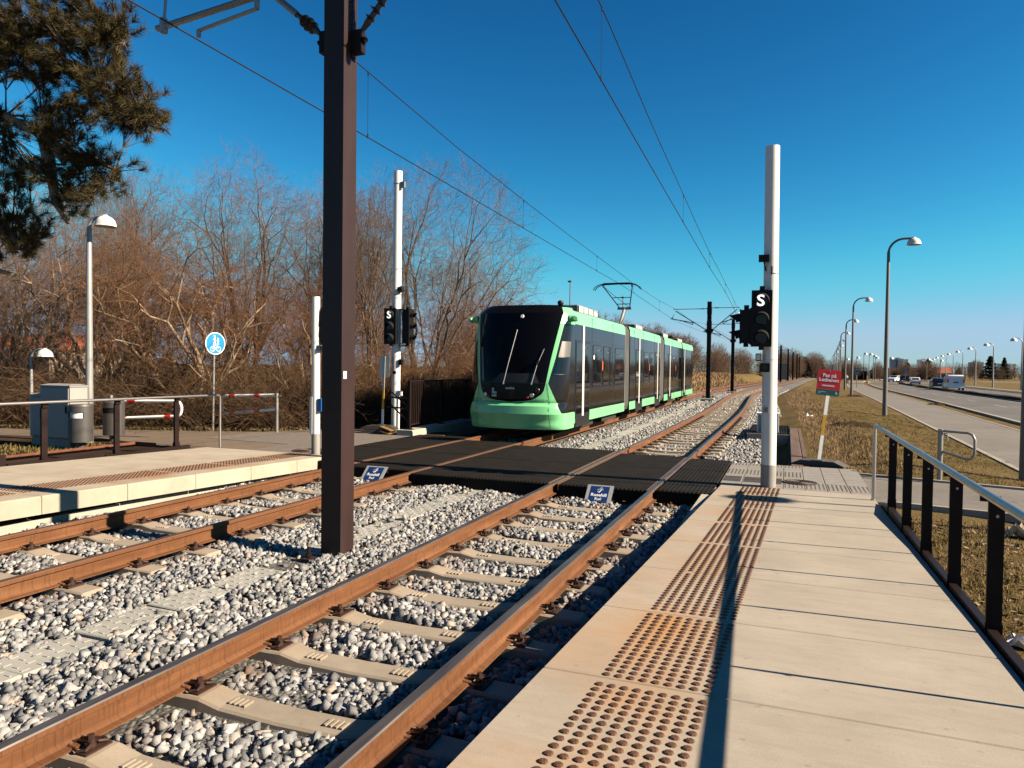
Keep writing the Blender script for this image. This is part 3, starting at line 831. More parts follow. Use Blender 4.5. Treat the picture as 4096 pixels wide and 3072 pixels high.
for k in range(70): b.obox((-4.2185, 6.2215, 5.0+k*.045), (.003, 0, 0), (0, .0035, 0), (0, 0, .018+.004*math.sin(k*2.3)))
b.build('weld_seam', M['steel'], mast)
cantilever(mast, 6.2, -4.46, -6.58, -1, 5.1, 5.47, 6.95, True)
cantilever(mast, 6.255, -4.2, -2.55, 1, 5.08, 5.85, 6.98, True)
b = MB(); b.box(-4.2218, -4.2195, 6.13, 6.185, 1.635, 1.71); st1 = b.build('notice_sticker', M['white'], mast)
b = MB(); b.tube([(-4.2194, 6.157, 1.676), (-4.219, 6.157, 1.676)], .006, 8); b.box(-4.2194, -4.219, 6.14, 6.172, 1.695, 1.70); b.box(-4.2194, -4.219, 6.15, 6.163, 1.652, 1.656); b.build('sticker_print', M['ink'], st1)
b = MB()
for x, y in ((-4.55, 6.02), (-4.55, 6.42), (-4.14, 6.42)): b.cyl(x, y, -.22, -.10, .018, 8); b.cyl(x, y, -.2, -.165, .034, 6)
b.build('foundation_bolts', M['dark'], mast)
mlabels = ['dark catenary mast on a pale concrete foot just past the tram', 'second dark catenary mast past the tram, its foot against dry grass']
for k, (x, y, h) in enumerate(((-4.72, 47, 6.15), (-4.35, 63, 6.1), (-3.7, 95, 6.1), (-2.1, 112, 6.1), (-1.05, 126, 6.0), (.08, 142.6, 5.9), (1.04, 160, 5.8), (2.05, 178, 5.7), (2.9, 202, 5.7), (4.6, 230, 5.6))):
    t = thing('catenary_mast', mlabels[k] if k < 2 else 'slim distant catenary mast in the row curving away', 'catenary mast', (x, y, -.3), None if k < 2 else 'distant catenary masts')
    if k == 2: bpy.data.objects.remove(t); continue
    b = MB(); w = .13 if k < 2 else .15; b.box(x-w, x+w, y-.12, y+.12, -.1, h); 
    if k < 2: b.box(x-w-.02, x+w+.02, y-.14, y+.14, 4.1, 4.9); b.box(x-w-.015, x+w+.015, y-.13, y+.13, 5.35, 5.8)
    b.build('mast', M['dark'], t)
    xl = -6.62+devl(y); xr = -2.587+devr(y)
    if k < 2:
        b = MB(); b.box(x-.42, x+.42, y-.4, y+.4, -.5, -.02, bev=.06); b.build('foot', M['kerbc'], t)
        b = MB()
        for sx in (-1, 1):
            for sy in (-1, 1): b.cyl(x+sx*.3, y+sy*.28, -.02, .16, .02, 6)
        b.box(x-.36, x+.36, y-.34, y+.34, .05, .08); b.build('base_plate', M['dark'], t)
        cantilever(t, y, x-w, xl, -1, 4.3, 4.95, 5.7, False); cantilever(t, y, x+w, xr, 1, 4.3, 5.05, 5.75, False)
    else:
        b = MB()
        for wx in (xl, xr):
            b.tube([(x, y, 5.1), (wx, y, 5.5)], .03, 5); b.tube([(x, y, h-.3), (wx, y, 5.55)], .03, 5); b.tube([(x+(wx-x)*.5, y, 5.3), (wx, y, 5.0)], .02, 5)
        b.build('bracket_tube', M['galv'], t)

# ------------------------------------------------------------------ overhead wires
def wires(cx, dev, ys, zc, zm, drops, label):
    t = thing('overhead_line', label, 'overhead wire', (cx, 6, 5))
    yy = [y for y in list(np.arange(-30, 60, 1.5))+list(np.arange(60, 232, 4.0))]
    f = lambda tab: (lambda y: float(np.interp(y, *tab)))
    C_, M_ = f(zc), f(zm)
    b = MB(); b.tube([(cx+dev(y), y, C_(y)) for y in yy], .0095, 6); b.build('contact_wire', M['wire'], t)
    b = MB(); b.tube([(cx+dev(y), y, M_(y)) for y in yy], .0085, 6); b.build('messenger_wire', M['wire'], t)
    for y in drops:
        b = MB(); x = cx+dev(y); b.tube([(x, y, C_(y)), (x, y, M_(y))], .004, 5); b.tube([(x, y, C_(y)-.015), (x, y, C_(y)+.05)], .014, 5); b.tube([(x, y, M_(y)-.06), (x, y, M_(y)+.012)], .013, 5)
        b.build('dropper', M['wire'], t)
mid = [80, 95, 112, 119, 126, 134, 143, 151, 160, 169, 178, 190, 202, 216, 230]
wires(-6.58, devl, None, ([-30, 5.6, 9.9, 17.6, 25.5, 29.4, 36, 47, 63, 80, 230], [5.65, 5.61, 5.57, 5.46, 5.36, 5.34, 5.2, 4.95, 4.95, 5.0, 5.0]),
      ([-24, -10, 0, 6.2, 9.9, 13.5, 17.6, 21.5, 25.5, 32.8, 40, 47, 55, 63, 79, 95]+mid[2:], [6.1, 6.3, 6.7, 6.95, 6.66, 6.4, 6.19, 6.03, 5.90, 5.68, 5.64, 5.72, 5.45, 5.72, 5.3, 5.6]+[5.55 if k % 2 == 0 else 5.35 for k in range(13)]),
      (1.5, 10.2, 17.65, 25.5, 32.6, 40.5, 55, 71), 'contact and carrier wires with droppers above the tram')
wires(-2.55, devr, None, ([-30, 7.8, 9.9, 18.4, 25.5, 36.9, 47, 63, 80, 230], [6.1, 5.97, 5.87, 5.51, 5.22, 5.08, 5.05, 5.0, 5.0, 5.0]),
      ([-24, -10, 0, 6.2, 9.8, 14, 18.4, 21.5, 24.6, 32, 42.4, 47, 55, 63, 79, 95]+mid[2:], [6.3, 6.5, 6.9, 7.05, 6.9, 6.5, 6.19, 5.95, 5.74, 5.5, 5.5, 5.75, 5.45, 5.72, 5.3, 5.6]+[5.55 if k % 2 == 0 else 5.35 for k in range(13)]),
      (1.5, 9.92, 18.4, 24.9, 32, 40, 55, 71), 'contact and carrier wires with droppers above the empty near track')
# ------------------------------------------------------------------ the tram
M['tgreen'] = mat('tram_green', (.23, .70, .32), .32, 0, .05, 1.5, spec=.5, coat=.25)
def tramblack():
    m = N('tram_black'); m.set('Base Color', (.011, .010, .0105)); m.set('Roughness', .09); m.set('Specular IOR Level', .55)
    m.bump(m.noise(m.coord((1, .5, 1)), 1.6, 2), .05, .03)
    return m.mat
M['tblack'] = tramblack()
M['tglass'] = mat('tram_glass', (.008, .008, .010), .03, 0, 0, spec=.75)
M['tmask'] = mat('tram_mask', (.005, .0045, .005), .12, 0, 0, spec=.12)
M['tframe'] = mat('tram_frame', (.016, .014, .014), .35, 0, .1, 5)
M['tstripe'] = mat('tram_stripe', (.78, .77, .74), .35, 0, .04, 4)
M['troof'] = mat('tram_roof', (.10, .10, .10), .6, 0, .2, 2)
M['tunder'] = mat('tram_underframe', (.014, .012, .011), .85, 0, .3, 4)
M['bellow'] = mat('tram_bellows', (.13, .125, .12), .6, 0, .25, 3, col2=(.30, .29, .27), sc=(1, 9, .4))
M['louv'] = mat('roof_unit_white', (.66, .65, .62), .5, 0, .08, 6)
for sd1 in (1, -1):
    M['blind'] = mat('cab_blind', (.17, .16, .16), .4, 0, .1, 3)
TX = -6.58; HW = 1.325
def yt(y): return y*(5.255-devl(y))/5.255
class TB(MB):
    """shapes in tram coordinates (x from the tram's middle); bent along the track when built"""
    def build(s, name, mats, parent=None, smooth=False):
        s.v = [(TX+x+devl(y), y, z) for x, y, z in s.v]
        return MB.build(s, name, mats, parent, smooth)
tram = thing('tram', 'mint green and black low floor tram with raised pantograph', 'tram', (TX, 17, 0))
y0t = ([.2, .26, .42, .60, .80, .88, .95, 1.4, 2.0, 3.2, 3.42], [16.98, 16.93, 16.90, 16.80, 16.82, 16.91, 16.89, 16.90, 17.02, 17.30, 17.55])
wt = ([.2, .24, 2.9, 3.2, 3.35, 3.42], [1.315, 1.325, 1.325, 1.30, 1.24, 1.12])
AN = .64
def nose(t, z, sgn, off=0.0):
    y0 = float(np.interp(z, *y0t)); w = float(np.interp(z, *wt))
    if t <= 1:
        th = t*PI/2; x = w*math.sin(th)**.8; y = y0+AN*(1-max(0, math.cos(th))**.8)
        if off:
            nx = math.sin(th)**1.2; ny = -math.cos(th)**1.2; l = math.hypot(nx, ny); x += off*nx/l; y += off*ny/l
    else:
        x = w+off; y = y0+AN+(t-1)*(18.15-y0-AN)
    return (sgn*x, y, z)
def lt(x, z):
    w = float(np.interp(z, *wt)); return math.asin(min(1, (min(1, x/w))**1.25))/(PI/2)
mk = lambda z: lt(float(np.interp(z, [.90, .93, .96, 1.0, 1.1, 1.2, 1.38, 2.0, 2.9, 3.2, 3.42], [.03, .40, .55, .66, .80, .86, .90, .98, 1.12, 1.17, 1.05])), z)
sd = lambda z: lt(float(np.interp(z, [.62, 1.38, 2.0, 2.92], [1.27, .955, 1.08, 1.21])), z)
def strip(b, zs, a, c, n, sides=(1, -1), off=0., m=None):
    for sg in sides:
        vs = [nose(a(z)+(c(z)-a(z))*k/n, z, sg, off) for z in zs for k in range(n+1)]
        fs = []
        for j in range(len(zs)-1):
            for k in range(n):
                q = (j*(n+1)+k, j*(n+1)+k+1, (j+1)*(n+1)+k+1, (j+1)*(n+1)+k); fs.append(q if sg > 0 else q[::-1])
        b.add(vs, fs, m)
zl = [.2, .26, .34, .42, .47, .53, .6]; zm_ = [.62, .7, .8, .86, .895]; zu = [.9, .93, .96, 1.0, 1.05, 1.1, 1.2, 1.3, 1.38, 1.6, 1.8, 2.0, 2.3, 2.6, 2.9]
sec = []
s1 = TB()
strip(s1, zl, lambda z: 0, lambda z: 2, 26); strip(s1, [.6, .62], lambda z: 0, lambda z: 2, 26)
strip(s1, zm_, lambda z: 0, sd, 20); strip(s1, [.895, .9], lambda z: 0, sd, 20)
strip(s1, zu, mk, sd, 5)
strip(s1, [2.92, 3.1, 3.2], mk, lambda z: 2, 12); strip(s1, [2.9, 2.92], mk, sd, 5)
strip(s1, [3.2, 3.3, 3.36], mk, lambda z: 2, 12)
# under the nose
s1.add([(-1.2, 17.3, .2), (1.2, 17.3, .2), (1.2, 18.15, .2), (-1.2, 18.15, .2)], [(3, 2, 1, 0)])
head = s1.build('cab_shell', M['tgreen'], tram, 40)
s1 = TB(); strip(s1, zu, lambda z: 0, mk, 16); strip(s1, [2.9, 3.05, 3.2], lambda z: 0, mk, 16); strip(s1, [3.2, 3.3, 3.36, 3.42], lambda z: 0, mk, 16)
strip(s1, [3.36, 3.42], mk, lambda z: 2, 6)
rf = [nose(k/8, 3.42, 1) for k in range(9)]; rg_ = [nose(k/8, 3.42, -1) for k in range(8, 0, -1)]
s1.add([(-1.1, 19, 3.43)]+rg_+rf+[(1.1, 19, 3.43)], [tuple(range(19))])
s1.build('windscreen', M['tmask'], tram, 40)
for sd1 in (1, -1):
    s1 = TB(); strip(s1, [.62]+zm_[1:]+zu[1:]+[2.92], sd, lambda z: 2, 8, sides=(sd1,)); s1.build('cab_side_panel', M['tblack'], tram, 40)
for sd1 in (1, -1):
    s1 = TB(); strip(s1, [1.62, 1.9, 2.04], lambda z: sd(z)+.055, lambda z: 1.0, 6, off=.006, sides=(sd1,)); cw = s1.build('cab_window', M['tglass'], tram, 40)
for sd1 in (1, -1):
    s1 = TB(); strip(s1, [2.06, 2.3, 2.46], lambda z: sd(z)+.05, lambda z: 1.0, 6, off=.006, sides=(sd1,)); s1.build('cab_blind', M['blind'], tram, 40)
s1 = TB(); strip(s1, [2.04, 2.06], lambda z: sd(z)+.05, lambda z: 1.0, 6, off=.012); strip(s1, [1.6, 1.62], lambda z: sd(z)+.05, lambda z: 1.0, 6, off=.012); s1.build('cab_window_frame', M['tframe'], tram, 40)
M['tdash'] = mat('dashboard', (.035, .032, .032), .3, 0, .3, 2, spec=.3)
s1 = TB(); zs_ = [1.39, 1.45, 1.55, 1.63]
s1.add([nose(lt(abs(x), z), z, 1 if x > 0 else -1, .004) for z in zs_ for x in np.linspace(-.55+.25*(z-1.39)/.24, .74-.12*(z-1.39)/.24, 13)], [(r_*13+k, r_*13+k+1, (r_+1)*13+k+1, (r_+1)*13+k) for r_ in range(3) for k in range(12)])
s1.build('dashboard', M['tdash'], tram, True)
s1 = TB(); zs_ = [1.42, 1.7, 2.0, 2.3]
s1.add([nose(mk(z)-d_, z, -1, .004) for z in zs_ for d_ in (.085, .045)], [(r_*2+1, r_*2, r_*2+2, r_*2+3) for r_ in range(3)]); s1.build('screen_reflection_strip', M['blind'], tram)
s1 = TB(); strip(s1, [.885, .893], lambda z: 0, lambda z: sd(.9), 22, off=.012); strip(s1, [1.372, 1.380], lambda z: 0, lambda z: mk(1.38), 14, off=.010)
strip(s1, list(np.linspace(.25, 1.38, 8)), lambda z: lt(float(np.interp(z, [.25, .9, 1.38], [1.0, .98, .92])), z), lambda z: lt(float(np.interp(z, [.25, .9, 1.38], [1.010, .990, .930])), z), 1, off=.008)
s1.build('panel_joint', M['tframe'], tram)
def onnose(x, z, off=.0):
    sg = 1 if x >= 0 else -1; return Vector(nose(lt(abs(x), z), z, sg, off))
def ndir(x, z):
    a = onnose(x+.01, z)-onnose(x-.01, z); c = onnose(x, z+.02)-onnose(x, z-.02); n = a.cross(c).normalized()
    return n, a.normalized(), c.normalized()
for x, z, r, mt in ((.56, 1.07, .055, 'white'), (-.72, 1.07, .055, 'white'), (.70, 1.20, .05, 'lens'), (-.80, 1.22, .045, 'lens'), (.46, 1.02, .03, 'red'), (-.62, 1.01, .03, 'red')):
    n, a, c = ndir(x, z); p = onnose(x, z)
    b = TB(); b.tube([p-n*.01, p+n*.010, p+n*.018], [r*1.25, r*1.2, r*1.05], 14, 0); b.tube([p+n*.018, p+n*.021], [r, r*.9], 14, 1)
    b.build('headlight' if r > .04 else 'tail_light', [M['tframe'], M['steel'] if mt == 'white' else M['lens' if mt == 'lens' else 'red']], tram)
n, a, c = ndir(.15, 3.1); p = onnose(.15, 3.1); b = TB(); b.tube([p, p+n*.02], [.05, .04], 14); b.build('marker_light', M['white'], tram)
for pts in ([(-.20, 1.36), (-.10, 1.9), (.06, 2.75)], [(.55, 1.36), (.66, 1.85), (.80, 2.25)]):
    b = TB(); q = [onnose(x, z, .0)+ndir(x, z)[0]*.03 for x, z in pts]; b.tube(q, .011, 6); b.tube([q[0]-ndir(*pts[0])[0]*.04, q[0]], .025, 8); b.build('wiper', M['steel'], tram)
b = TB(); q = [onnose(x, z, .0)+ndir(x, z)[0]*.05 for x, z in ((.69, 1.95), (.66, 1.86))]; b.tube(q, .035, 10); b.build('wiper_pivot', M['black'], tram)
# L emblem, operator lettering
n, a, c = ndir(-.46, 1.12); p = onnose(-.46, 1.12)+n*.02
b = TB(); b.plate([(-.06, -.02), (.075, -.02), (.075, .035), (0, .035), (0, .13), (-.06, .13)], p, a, c, .003); b.plate([(-.065, -.10), (.075, -.10), (.075, -.045), (-.065, -.045)], p, a, c, .003); b.build('letter_emblem', M['alu'], tram)
n, a, c = ndir(-.02, 1.24); p = onnose(-.02, 1.22)+n*.015; text('SIEMENS', .065, p+Vector((TX, 0, 0)), a, c, M['white'], 'maker_lettering', tram, .0005, off=.001)
for x in (.80, -.98):
    n, a, c = ndir(x, .95); p = onnose(x, .93)+n*.012; text('L3-111 A', .07, p+Vector((TX, 0, 0)), a, c, M['ink'], 'fleet_number', tram, .0005, sx=1.25)
for sg in (1, -1):
    b = TB(); b.tube([(sg*1.30, 17.75, 3.07), (sg*1.40, 17.75, 3.06), (sg*1.47, 17.68, 3.05), (sg*1.49, 17.58, 3.05)], [.10, .085, .075, .05], 12); b.build('mirror_camera', M['tgreen'], tram, 50)
b = TB(); b.lathe([(0, .13), (.06, .12), (.085, .07), (.07, .01), (.03, -.03)], (1.0, 17.85, 3.42), 12); b.lathe([(.10, 0), (.10, .05), (0, .06)], (.35, 18.2, 3.42), 12); b.build('roof_horn', M['black'], tram, 50)

XS = [(1.22, .27), (HW, .31), (HW, .60), (HW, 2.95), (1.315, 3.16), (1.26, 3.29), (1.05, 3.37), (.4, 3.40)]
def section(y0, y1, doors, wins, seams, skirts, rear=False):
    y0, y1 = yt(y0), yt(y1)
    ring = XS+[(-x, z) for x, z in XS[::-1]]; k = len(ring); ys = list(np.linspace(y0, y1, 7))
    sh = [1.0]*7
    if rear:
        ys = list(np.linspace(y0, y1-1.0, 5))+[y1-.6, y1-.3, y1-.08, y1]; sh = [1]*5+[.96, .88, .74, .5]
    b = TB()
    for y, s_ in zip(ys, sh):
        for x, z in ring: b.v.append((x*s_, y, z))
    mm = {0: 0, 1: 0, 2: 1, 3: 0, 4: 0, 5: 2, 6: 2, 7: 2}
    for j in range(len(ys)-1):
        for i in range(k):
            ii = i if i < 8 else 14-i
            b.f.append((j*k+i, j*k+(i+1) % k, (j+1)*k+(i+1) % k, (j+1)*k+i)[::-1]); b.m.append(mm.get(ii, 3) if i < 15 else 3)
    b.f.append(tuple(range(k))); b.m.append(1); q = (len(ys)-1)*k; b.f.append(tuple(q+i for i in range(k-1, -1, -1))); b.m.append(1)
    o = b.build('car_section', [M['tgreen'], M['tblack'], M['troof'], M['tunder']], tram, 35)
    def rect(bb, sg, a, c, z0, z1, p0, p1, m=0):
        x0, x1 = sorted((sg*(HW+p0), sg*(HW+p1))); bb.box(x0, x1, a, c, z0, z1, m)
    for sg in (1, -1):
        for a, c in wins:
            a, c = yt(a), yt(c)
            b = TB(); u = (0, sg, 0); r = .07; W = c-a; Hh = 1.26
            def rr_(w, h, r):
                return [(x+r*math.cos(t), y+r*math.sin(t)) for x, y, t0 in ((w-r, h-r, 0), (r, h-r, 1), (r, r, 2), (w-r, r, 3)) for t in [(t0+q/4)*PI/2 for q in range(5)]]
            yy = a if sg > 0 else c
            b.plate(rr_(W, Hh, r), (sg*(HW+.001), yy, 1.21), (0, sg, 0), (0, 0, 1), .006, 0)
            b.plate([(p*(W-.07)/W+.035, q*(Hh-.07)/Hh+.035) for p, q in rr_(W, Hh, r)], (sg*(HW+.005), yy, 1.21), (0, sg, 0), (0, 0, 1), .005, 1)
            b.build('window', [M['tframe'], M['tglass']], o)
        for a, c in doors:
            a, c = yt(a), yt(c); mid_ = (a+c)/2
            b = TB(); rect(b, sg, a-.06, c+.06, .42, 2.52, .0, .009); rect(b, sg, a-.03, c+.03, .20, .43, -.1, .012)
            d_ = b.build('door', M['tframe'], o)
            b = TB(); rect(b, sg, a+.01, mid_-.03, .55, 2.46, .008, .014); rect(b, sg, mid_+.03, c-.01, .55, 2.46, .008, .014); b.build('door_glass', M['tglass'], o)
            b = TB()
            for dx in (-.055, .055): rect(b, sg, mid_+dx-.03, mid_+dx+.03, .47, 2.955, .006, .0165)
            b.build('door_stripe', M['tstripe'], o)
        b = TB()
        for s_ in seams: s_ = yt(s_); rect(b, sg, s_-.008, s_+.008, .62, 3.2, -.02, .0025)
        rect(b, sg, y0+.02, y1-(1.2 if rear else .02), 2.535, 2.545, -.02, .003); rect(b, sg, y0+.02, y1-(1.2 if rear else .02), .597, .607, -.02, .003)
        for a, c in skirts:
            a, c = yt(a), yt(c)
        b.build('panel_joint', M['tframe'], o)
        b = TB(); prev = y0
        edges = [(yt(a)-.06, yt(c)+.06) for a, c in doors]
    return o
c1 = section(18.15, 24.36, [(18.27, 19.64)], [(20.0, 21.0), (21.26, 22.42), (22.82, 24.17)], [19.9, 22.5], [])
c2 = section(25.2, 31.78, [(26.3, 27.52), (30.42, 31.6)], [(27.85, 28.8), (29.12, 30.05)], [25.95, 27.72, 30.2], [])
c3 = section(32.88, 38.68, [(34.0, 35.1)], [(35.5, 36.3), (36.5, 37.35), (37.6, 38.5)], [35.3], [])
c4 = section(39.0, 44.3, [(39.3, 40.3)], [(40.6, 41.5), (41.7, 42.4)], [40.45], [], True)
for k, (a, c) in enumerate(((24.36, 25.2), (31.78, 32.88), (38.68, 39.0))):
    a, c = yt(a), yt(c); n_ = 9 if k < 2 else 4; b = TB()
    for i in range(n_):
        s_ = 1.22 if i % 2 else 1.285; y = a+(c-a)*(i+.0)/n_; y2 = a+(c-a)*(i+1)/n_
        b.loft([(-s_+.05, s_-.05, y, y2, .34), (-s_, s_, y, y2, .5), (-s_, s_, y, y2, 3.1), (-s_+.1, s_-.1, y, y2, 3.3)])
    b.build('bellows', M['bellow'], tram)
for a, c in ((18.6, 20.9), (22, 24), (26.2, 27.8), (29.6, 31.4), (35, 37), (40.5, 42.6)):
    b = TB(); a, c = yt(a), yt(c); b.box(-1.12, 1.12, a, c, .1, .34)
    for x in (-.7535, .7535):
        for yy in (a+.35, c-.35): b.tube([(x-.06, yy, .3), (x+.06, yy, .3)], .3, 20)
    b.build('bogie', M['tunder'], tram)
def roofunit(y0, y1, z1, nb):
    y0, y1 = yt(y0), yt(y1); b = TB(); b.box(-.95, .92, y0, y1, 3.36, z1, bev=.03)
    u = b.build('roof_unit', M['troof'], tram); b = TB()
    for k in range(nb):
        a = y0+(y1-y0)*k/nb; c = y0+(y1-y0)*(k+1)/nb; b.box(.915, .97, a+.04, c-.04, 3.38, z1-.015, bev=.015)
    b.build('louvre', M['louv'], u)
roofunit(19.7, 21.9, 3.60, 4); roofunit(27.9, 29.3, 3.56, 4); roofunit(34.6, 36.0, 3.58, 4); roofunit(39.5, 41.2, 3.56, 3)
b = TB()
for y in (21.12, 29.0, 36.4): b.box(HW+.012, HW+.02, yt(y)-.05, yt(y)+.05, 1.72, 2.0)
b.build('door_indicator', M['orange'], tram)
b = TB(); b.tube([(HW+.012, 20.12, 2.10), (HW+.0125, 20.12, 2.10)], [.07, .07], 16); b.build('window_sticker', M['white'], tram)
pg = TB(); pg.box(-.55, .55, 28.9, 30.6, 3.44, 3.50); pg.box(-.5, -.4, 29, 30.4, 3.38, 3.5); pg.box(.4, .5, 29, 30.4, 3.38, 3.5)
pan = pg.build('pantograph', M['dark'], tram)
b = TB(); b.tube([(0, 29.45, 3.5), (.02, 30.45, 4.42)], [.075, .055], 10); b.tube([(.12, 29.3, 3.52), (.14, 30.4, 4.3)], .02, 6); b.box(-.28, .32, 30.38, 30.5, 4.34, 4.44)
b.build('lower_arm', M['galv'], pan)
b = TB(); 
for s_ in (-1, 1): b.tube([(s_*.22+.02, 30.45, 4.42), (s_*.62, 29.05, 5.22)], .022, 6)
b.tube([(.24, 30.45, 4.42), (-.3, 29.6, 4.9), (-.6, 29.07, 5.2)], .01, 5); b.tube([(-.25, 30.2, 4.56), (.29, 30.2, 4.56)], .018, 6); b.tube([(-.35, 29.8, 4.8), (.4, 29.8, 4.8)], .016, 6)
b.build('upper_arm', M['dark'], pan)
b = TB()
for dy in (-.14, .14):
    b.tube([(-.98, 29+dy, 5.04), (-.92, 29+dy, 5.14), (-.80, 29+dy, 5.22), (-.62, 29+dy, 5.275), (0, 29+dy, 5.29), (.62, 29+dy, 5.275), (.80, 29+dy, 5.22), (.92, 29+dy, 5.14), (.98, 29+dy, 5.04)], .02, 6)
    b.box(-.55, .55, 29+dy-.025, 29+dy+.025, 5.28, 5.315)
for x in (-.6, .6): b.tube([(x, 28.84, 5.25), (x, 29.16, 5.25)], .025, 6); b.tube([(x, 29, 5.25), (x, 29.05, 5.16)], .03, 6)
b.build('contact_head', M['dark'], pan)
# ------------------------------------------------------------------ signals and poles
def sighead(par, cx, cy, cz, ang, n, w, h, d, s_char, vis=.16, lensr=None):
    """signal box centred at c, facing direction ang (0 = towards -y)"""
    f = Vector((math.sin(ang), -math.cos(ang), 0)); u = Vector((math.cos(ang), math.sin(ang), 0)); c = Vector((cx, cy, cz)); up = Vector((0, 0, 1))
    b = MB(); b.obox(c, u*w/2, f*d/2, up*h/2); b.obox(c+f*(d/2+.004), u*(w/2+.012), f*.006, up*(h/2+.012)); b.obox(c+up*(h/2+.035), u*.035, f*.035, up*.04); b.obox(c-up*(h/2+.03), u*.035, f*.035, up*.03)
    for k in range(1, n): b.obox(c+up*(h/2-h*k/n), u*(w/2+.004), f*(d/2+.012), up*.004)
    o = b.build('signal_head', M['black'], par); r = lensr or min(w*.40, h/n*.40)
    for k in range(n):
        z = c+up*(h/2-h*(k+.5)/n)+f*(d/2+.01); b = MB()
        b.tube([z, z+f*.012], [r*.93, r*.8], 18); b.build('lens', M['lens'], o)
        b = MB(); m_ = 18; vs = []
        for L in (0, 1):
            for j in range(m_+1):
                a = R(-25)+R(230)*j/m_; q = u*math.cos(a)*r+up*math.sin(a)*r
                ext = vis*(.35+.65*max(0, math.sin(a))) if L else 0
                vs.append(z+q*(1.0-.05*L)+f*ext-up*(.03*L if L else 0))
        k2 = m_+1
        vs2 = [v+ (z-v).normalized()*.006 for v in vs]
        b.add(vs+vs2, [(j, j+1, k2+j+1, k2+j) for j in range(m_)]+[(2*k2+j+1, 2*k2+j, 3*k2+j, 3*k2+j+1) for j in range(m_)]+[(k2+j, k2+j+1, 3*k2+j+1, 3*k2+j) for j in range(m_)])
        b.build('visor', M['matblack'], o)
    if s_char:
        z = c+up*(h/2-h*.5/n)+f*(d/2+.03); sz = h/n*.86
        text('S', sz, z-up*sz*.36-u*.015, u, up, M['lit'], 'signal_letter', o, .003, off=sz*.018, sx=1.1)
    return o
sp = thing('signal_pole', 'tall white signal pole at the far end of the studded platform, heads facing two ways', 'signal pole', (-.24, 11.5, 0))
b = MB(); b.tube([(-.24, 11.5, 0), (-.24, 11.5, .34)], .112, 24); b.build('pole_foot', M['polebase'], sp, 40)
b = MB(); b.tube([(-.24, 11.5, .34), (-.255, 11.5, 2.5), (-.275, 11.5, 5.16)], [.110, .108, .104], 24); b.build('pole', M['polew'], sp, 40)
sighead(sp, -.375, 11.30, 2.55, 0, 3, .27, .82, .10, True, .15)
sighead(sp, -.60, 11.42, 2.44, R(-90), 2, .2, .50, .16, False, .17)
b = MB(); b.box(-.56, -.40, 11.33, 11.5, 2.16, 2.72, bev=.02); b.tube([(-.41, 11.34, 2.15), (-.24, 11.45, 2.15)], .018, 6); b.tube([(-.41, 11.34, 2.98), (-.24, 11.45, 2.98)], .018, 6); b.build('bracket', M['black'], sp)
b = MB(); b.obox((-.36, 11.36, 3.46), (.075, 0, 0), (0, .07, .01), (0, -.008, .055)); b.tube([(-.36, 11.38, 3.41), (-.335, 11.42, 3.28), (-.25, 11.45, 3.25)], .012, 6); b.tube([(-.245, 11.38, 3.22), (-.245, 11.385, 3.34)], .012, 6); b.build('detector_camera', M['black'], sp)
b = MB(); b.tube([(-.255, 11.5, 3.235), (-.255, 11.5, 3.245)], .1115, 24); b.tube([(-.25, 11.5, 1.935), (-.25, 11.5, 1.94)], .111, 24); b.build('strap', M['steel'], sp, 40)
b = MB(); b.box(-.455, -.375, 11.36, 11.44, 1.915, 2.03, bev=.008); b.box(-.445, -.385, 11.352, 11.362, 1.93, 2.015, 1); b.build('sensor_box', [M['black'], M['papw']], sp)
b = MB(); b.box(-.39, -.25, 11.36, 11.42, 1.75, 1.885, bev=.01); b.tube([(-.318, 11.36, 1.818), (-.318, 11.352, 1.818)], .045, 16, 1); b.build('request_button', [M['black'], M['lens']], sp)
b = MB(); b.box(-.335, -.255, 11.37, 11.40, 1.14, 1.225); kb = b.build('key_box', M['galv'], sp)
b = MB(); b.tube([(-.296, 11.37, 1.19), (-.296, 11.364, 1.19)], .011, 10); b.box(-.300, -.292, 11.365, 11.372, 1.155, 1.19); b.build('keyhole', M['ink'], kb)

sq = thing('signal_pole', 'very tall white signal pole beside the fence left of the tram', 'signal pole', (-9.82, 16.7, 0))
b = MB(); b.tube([(-9.83, 16.7, -.1), (-9.82, 16.7, 3.5), (-9.81, 16.7, 6.98)], [.118, .117, .115], 20); b.build('pole', M['polew'], sq, 40)
b = MB(); b.tube([(-9.81, 16.7, 6.62), (-9.81, 16.7, 6.65)], .12, 20); b.tube([(-9.81, 16.7, 3.68), (-9.81, 16.7, 3.7)], .121, 20); b.box(-9.70, -9.58, 16.62, 16.7, 6.52, 6.68); b.build('strap', M['galv'], sq, 40)
sighead(sq, -9.87, 16.5, 2.83, 0, 3, .33, .93, .12, True, .14)
sighead(sq, -9.47, 16.68, 2.83, R(90), 3, .24, .90, .2, False, .16)
b = MB(); b.box(-9.72, -9.52, 16.62, 16.76, 3.27, 3.31); b.box(-9.72, -9.52, 16.62, 16.76, 2.30, 2.34); b.build('bracket', M['galv'], sq)
b = MB(); b.obox((-9.64, 16.6, 3.82), (.06, 0, .02), (0, .08, 0), (-.015, 0, .06)); b.tube([(-9.70, 16.66, 3.72), (-9.66, 16.6, 3.78)], .02, 6); b.build('detector_camera', M['black'], sq)
b = MB(); b.tube([(-9.79, 16.58, 1.60), (-9.79, 16.54, 1.60)], .045, 14); b.box(-9.69, -9.60, 16.6, 16.7, 1.8, 1.96); b.box(-9.71, -9.62, 16.6, 16.7, .98, 1.12, 1); b.build('request_button', [M['black'], M['papw']], sq)

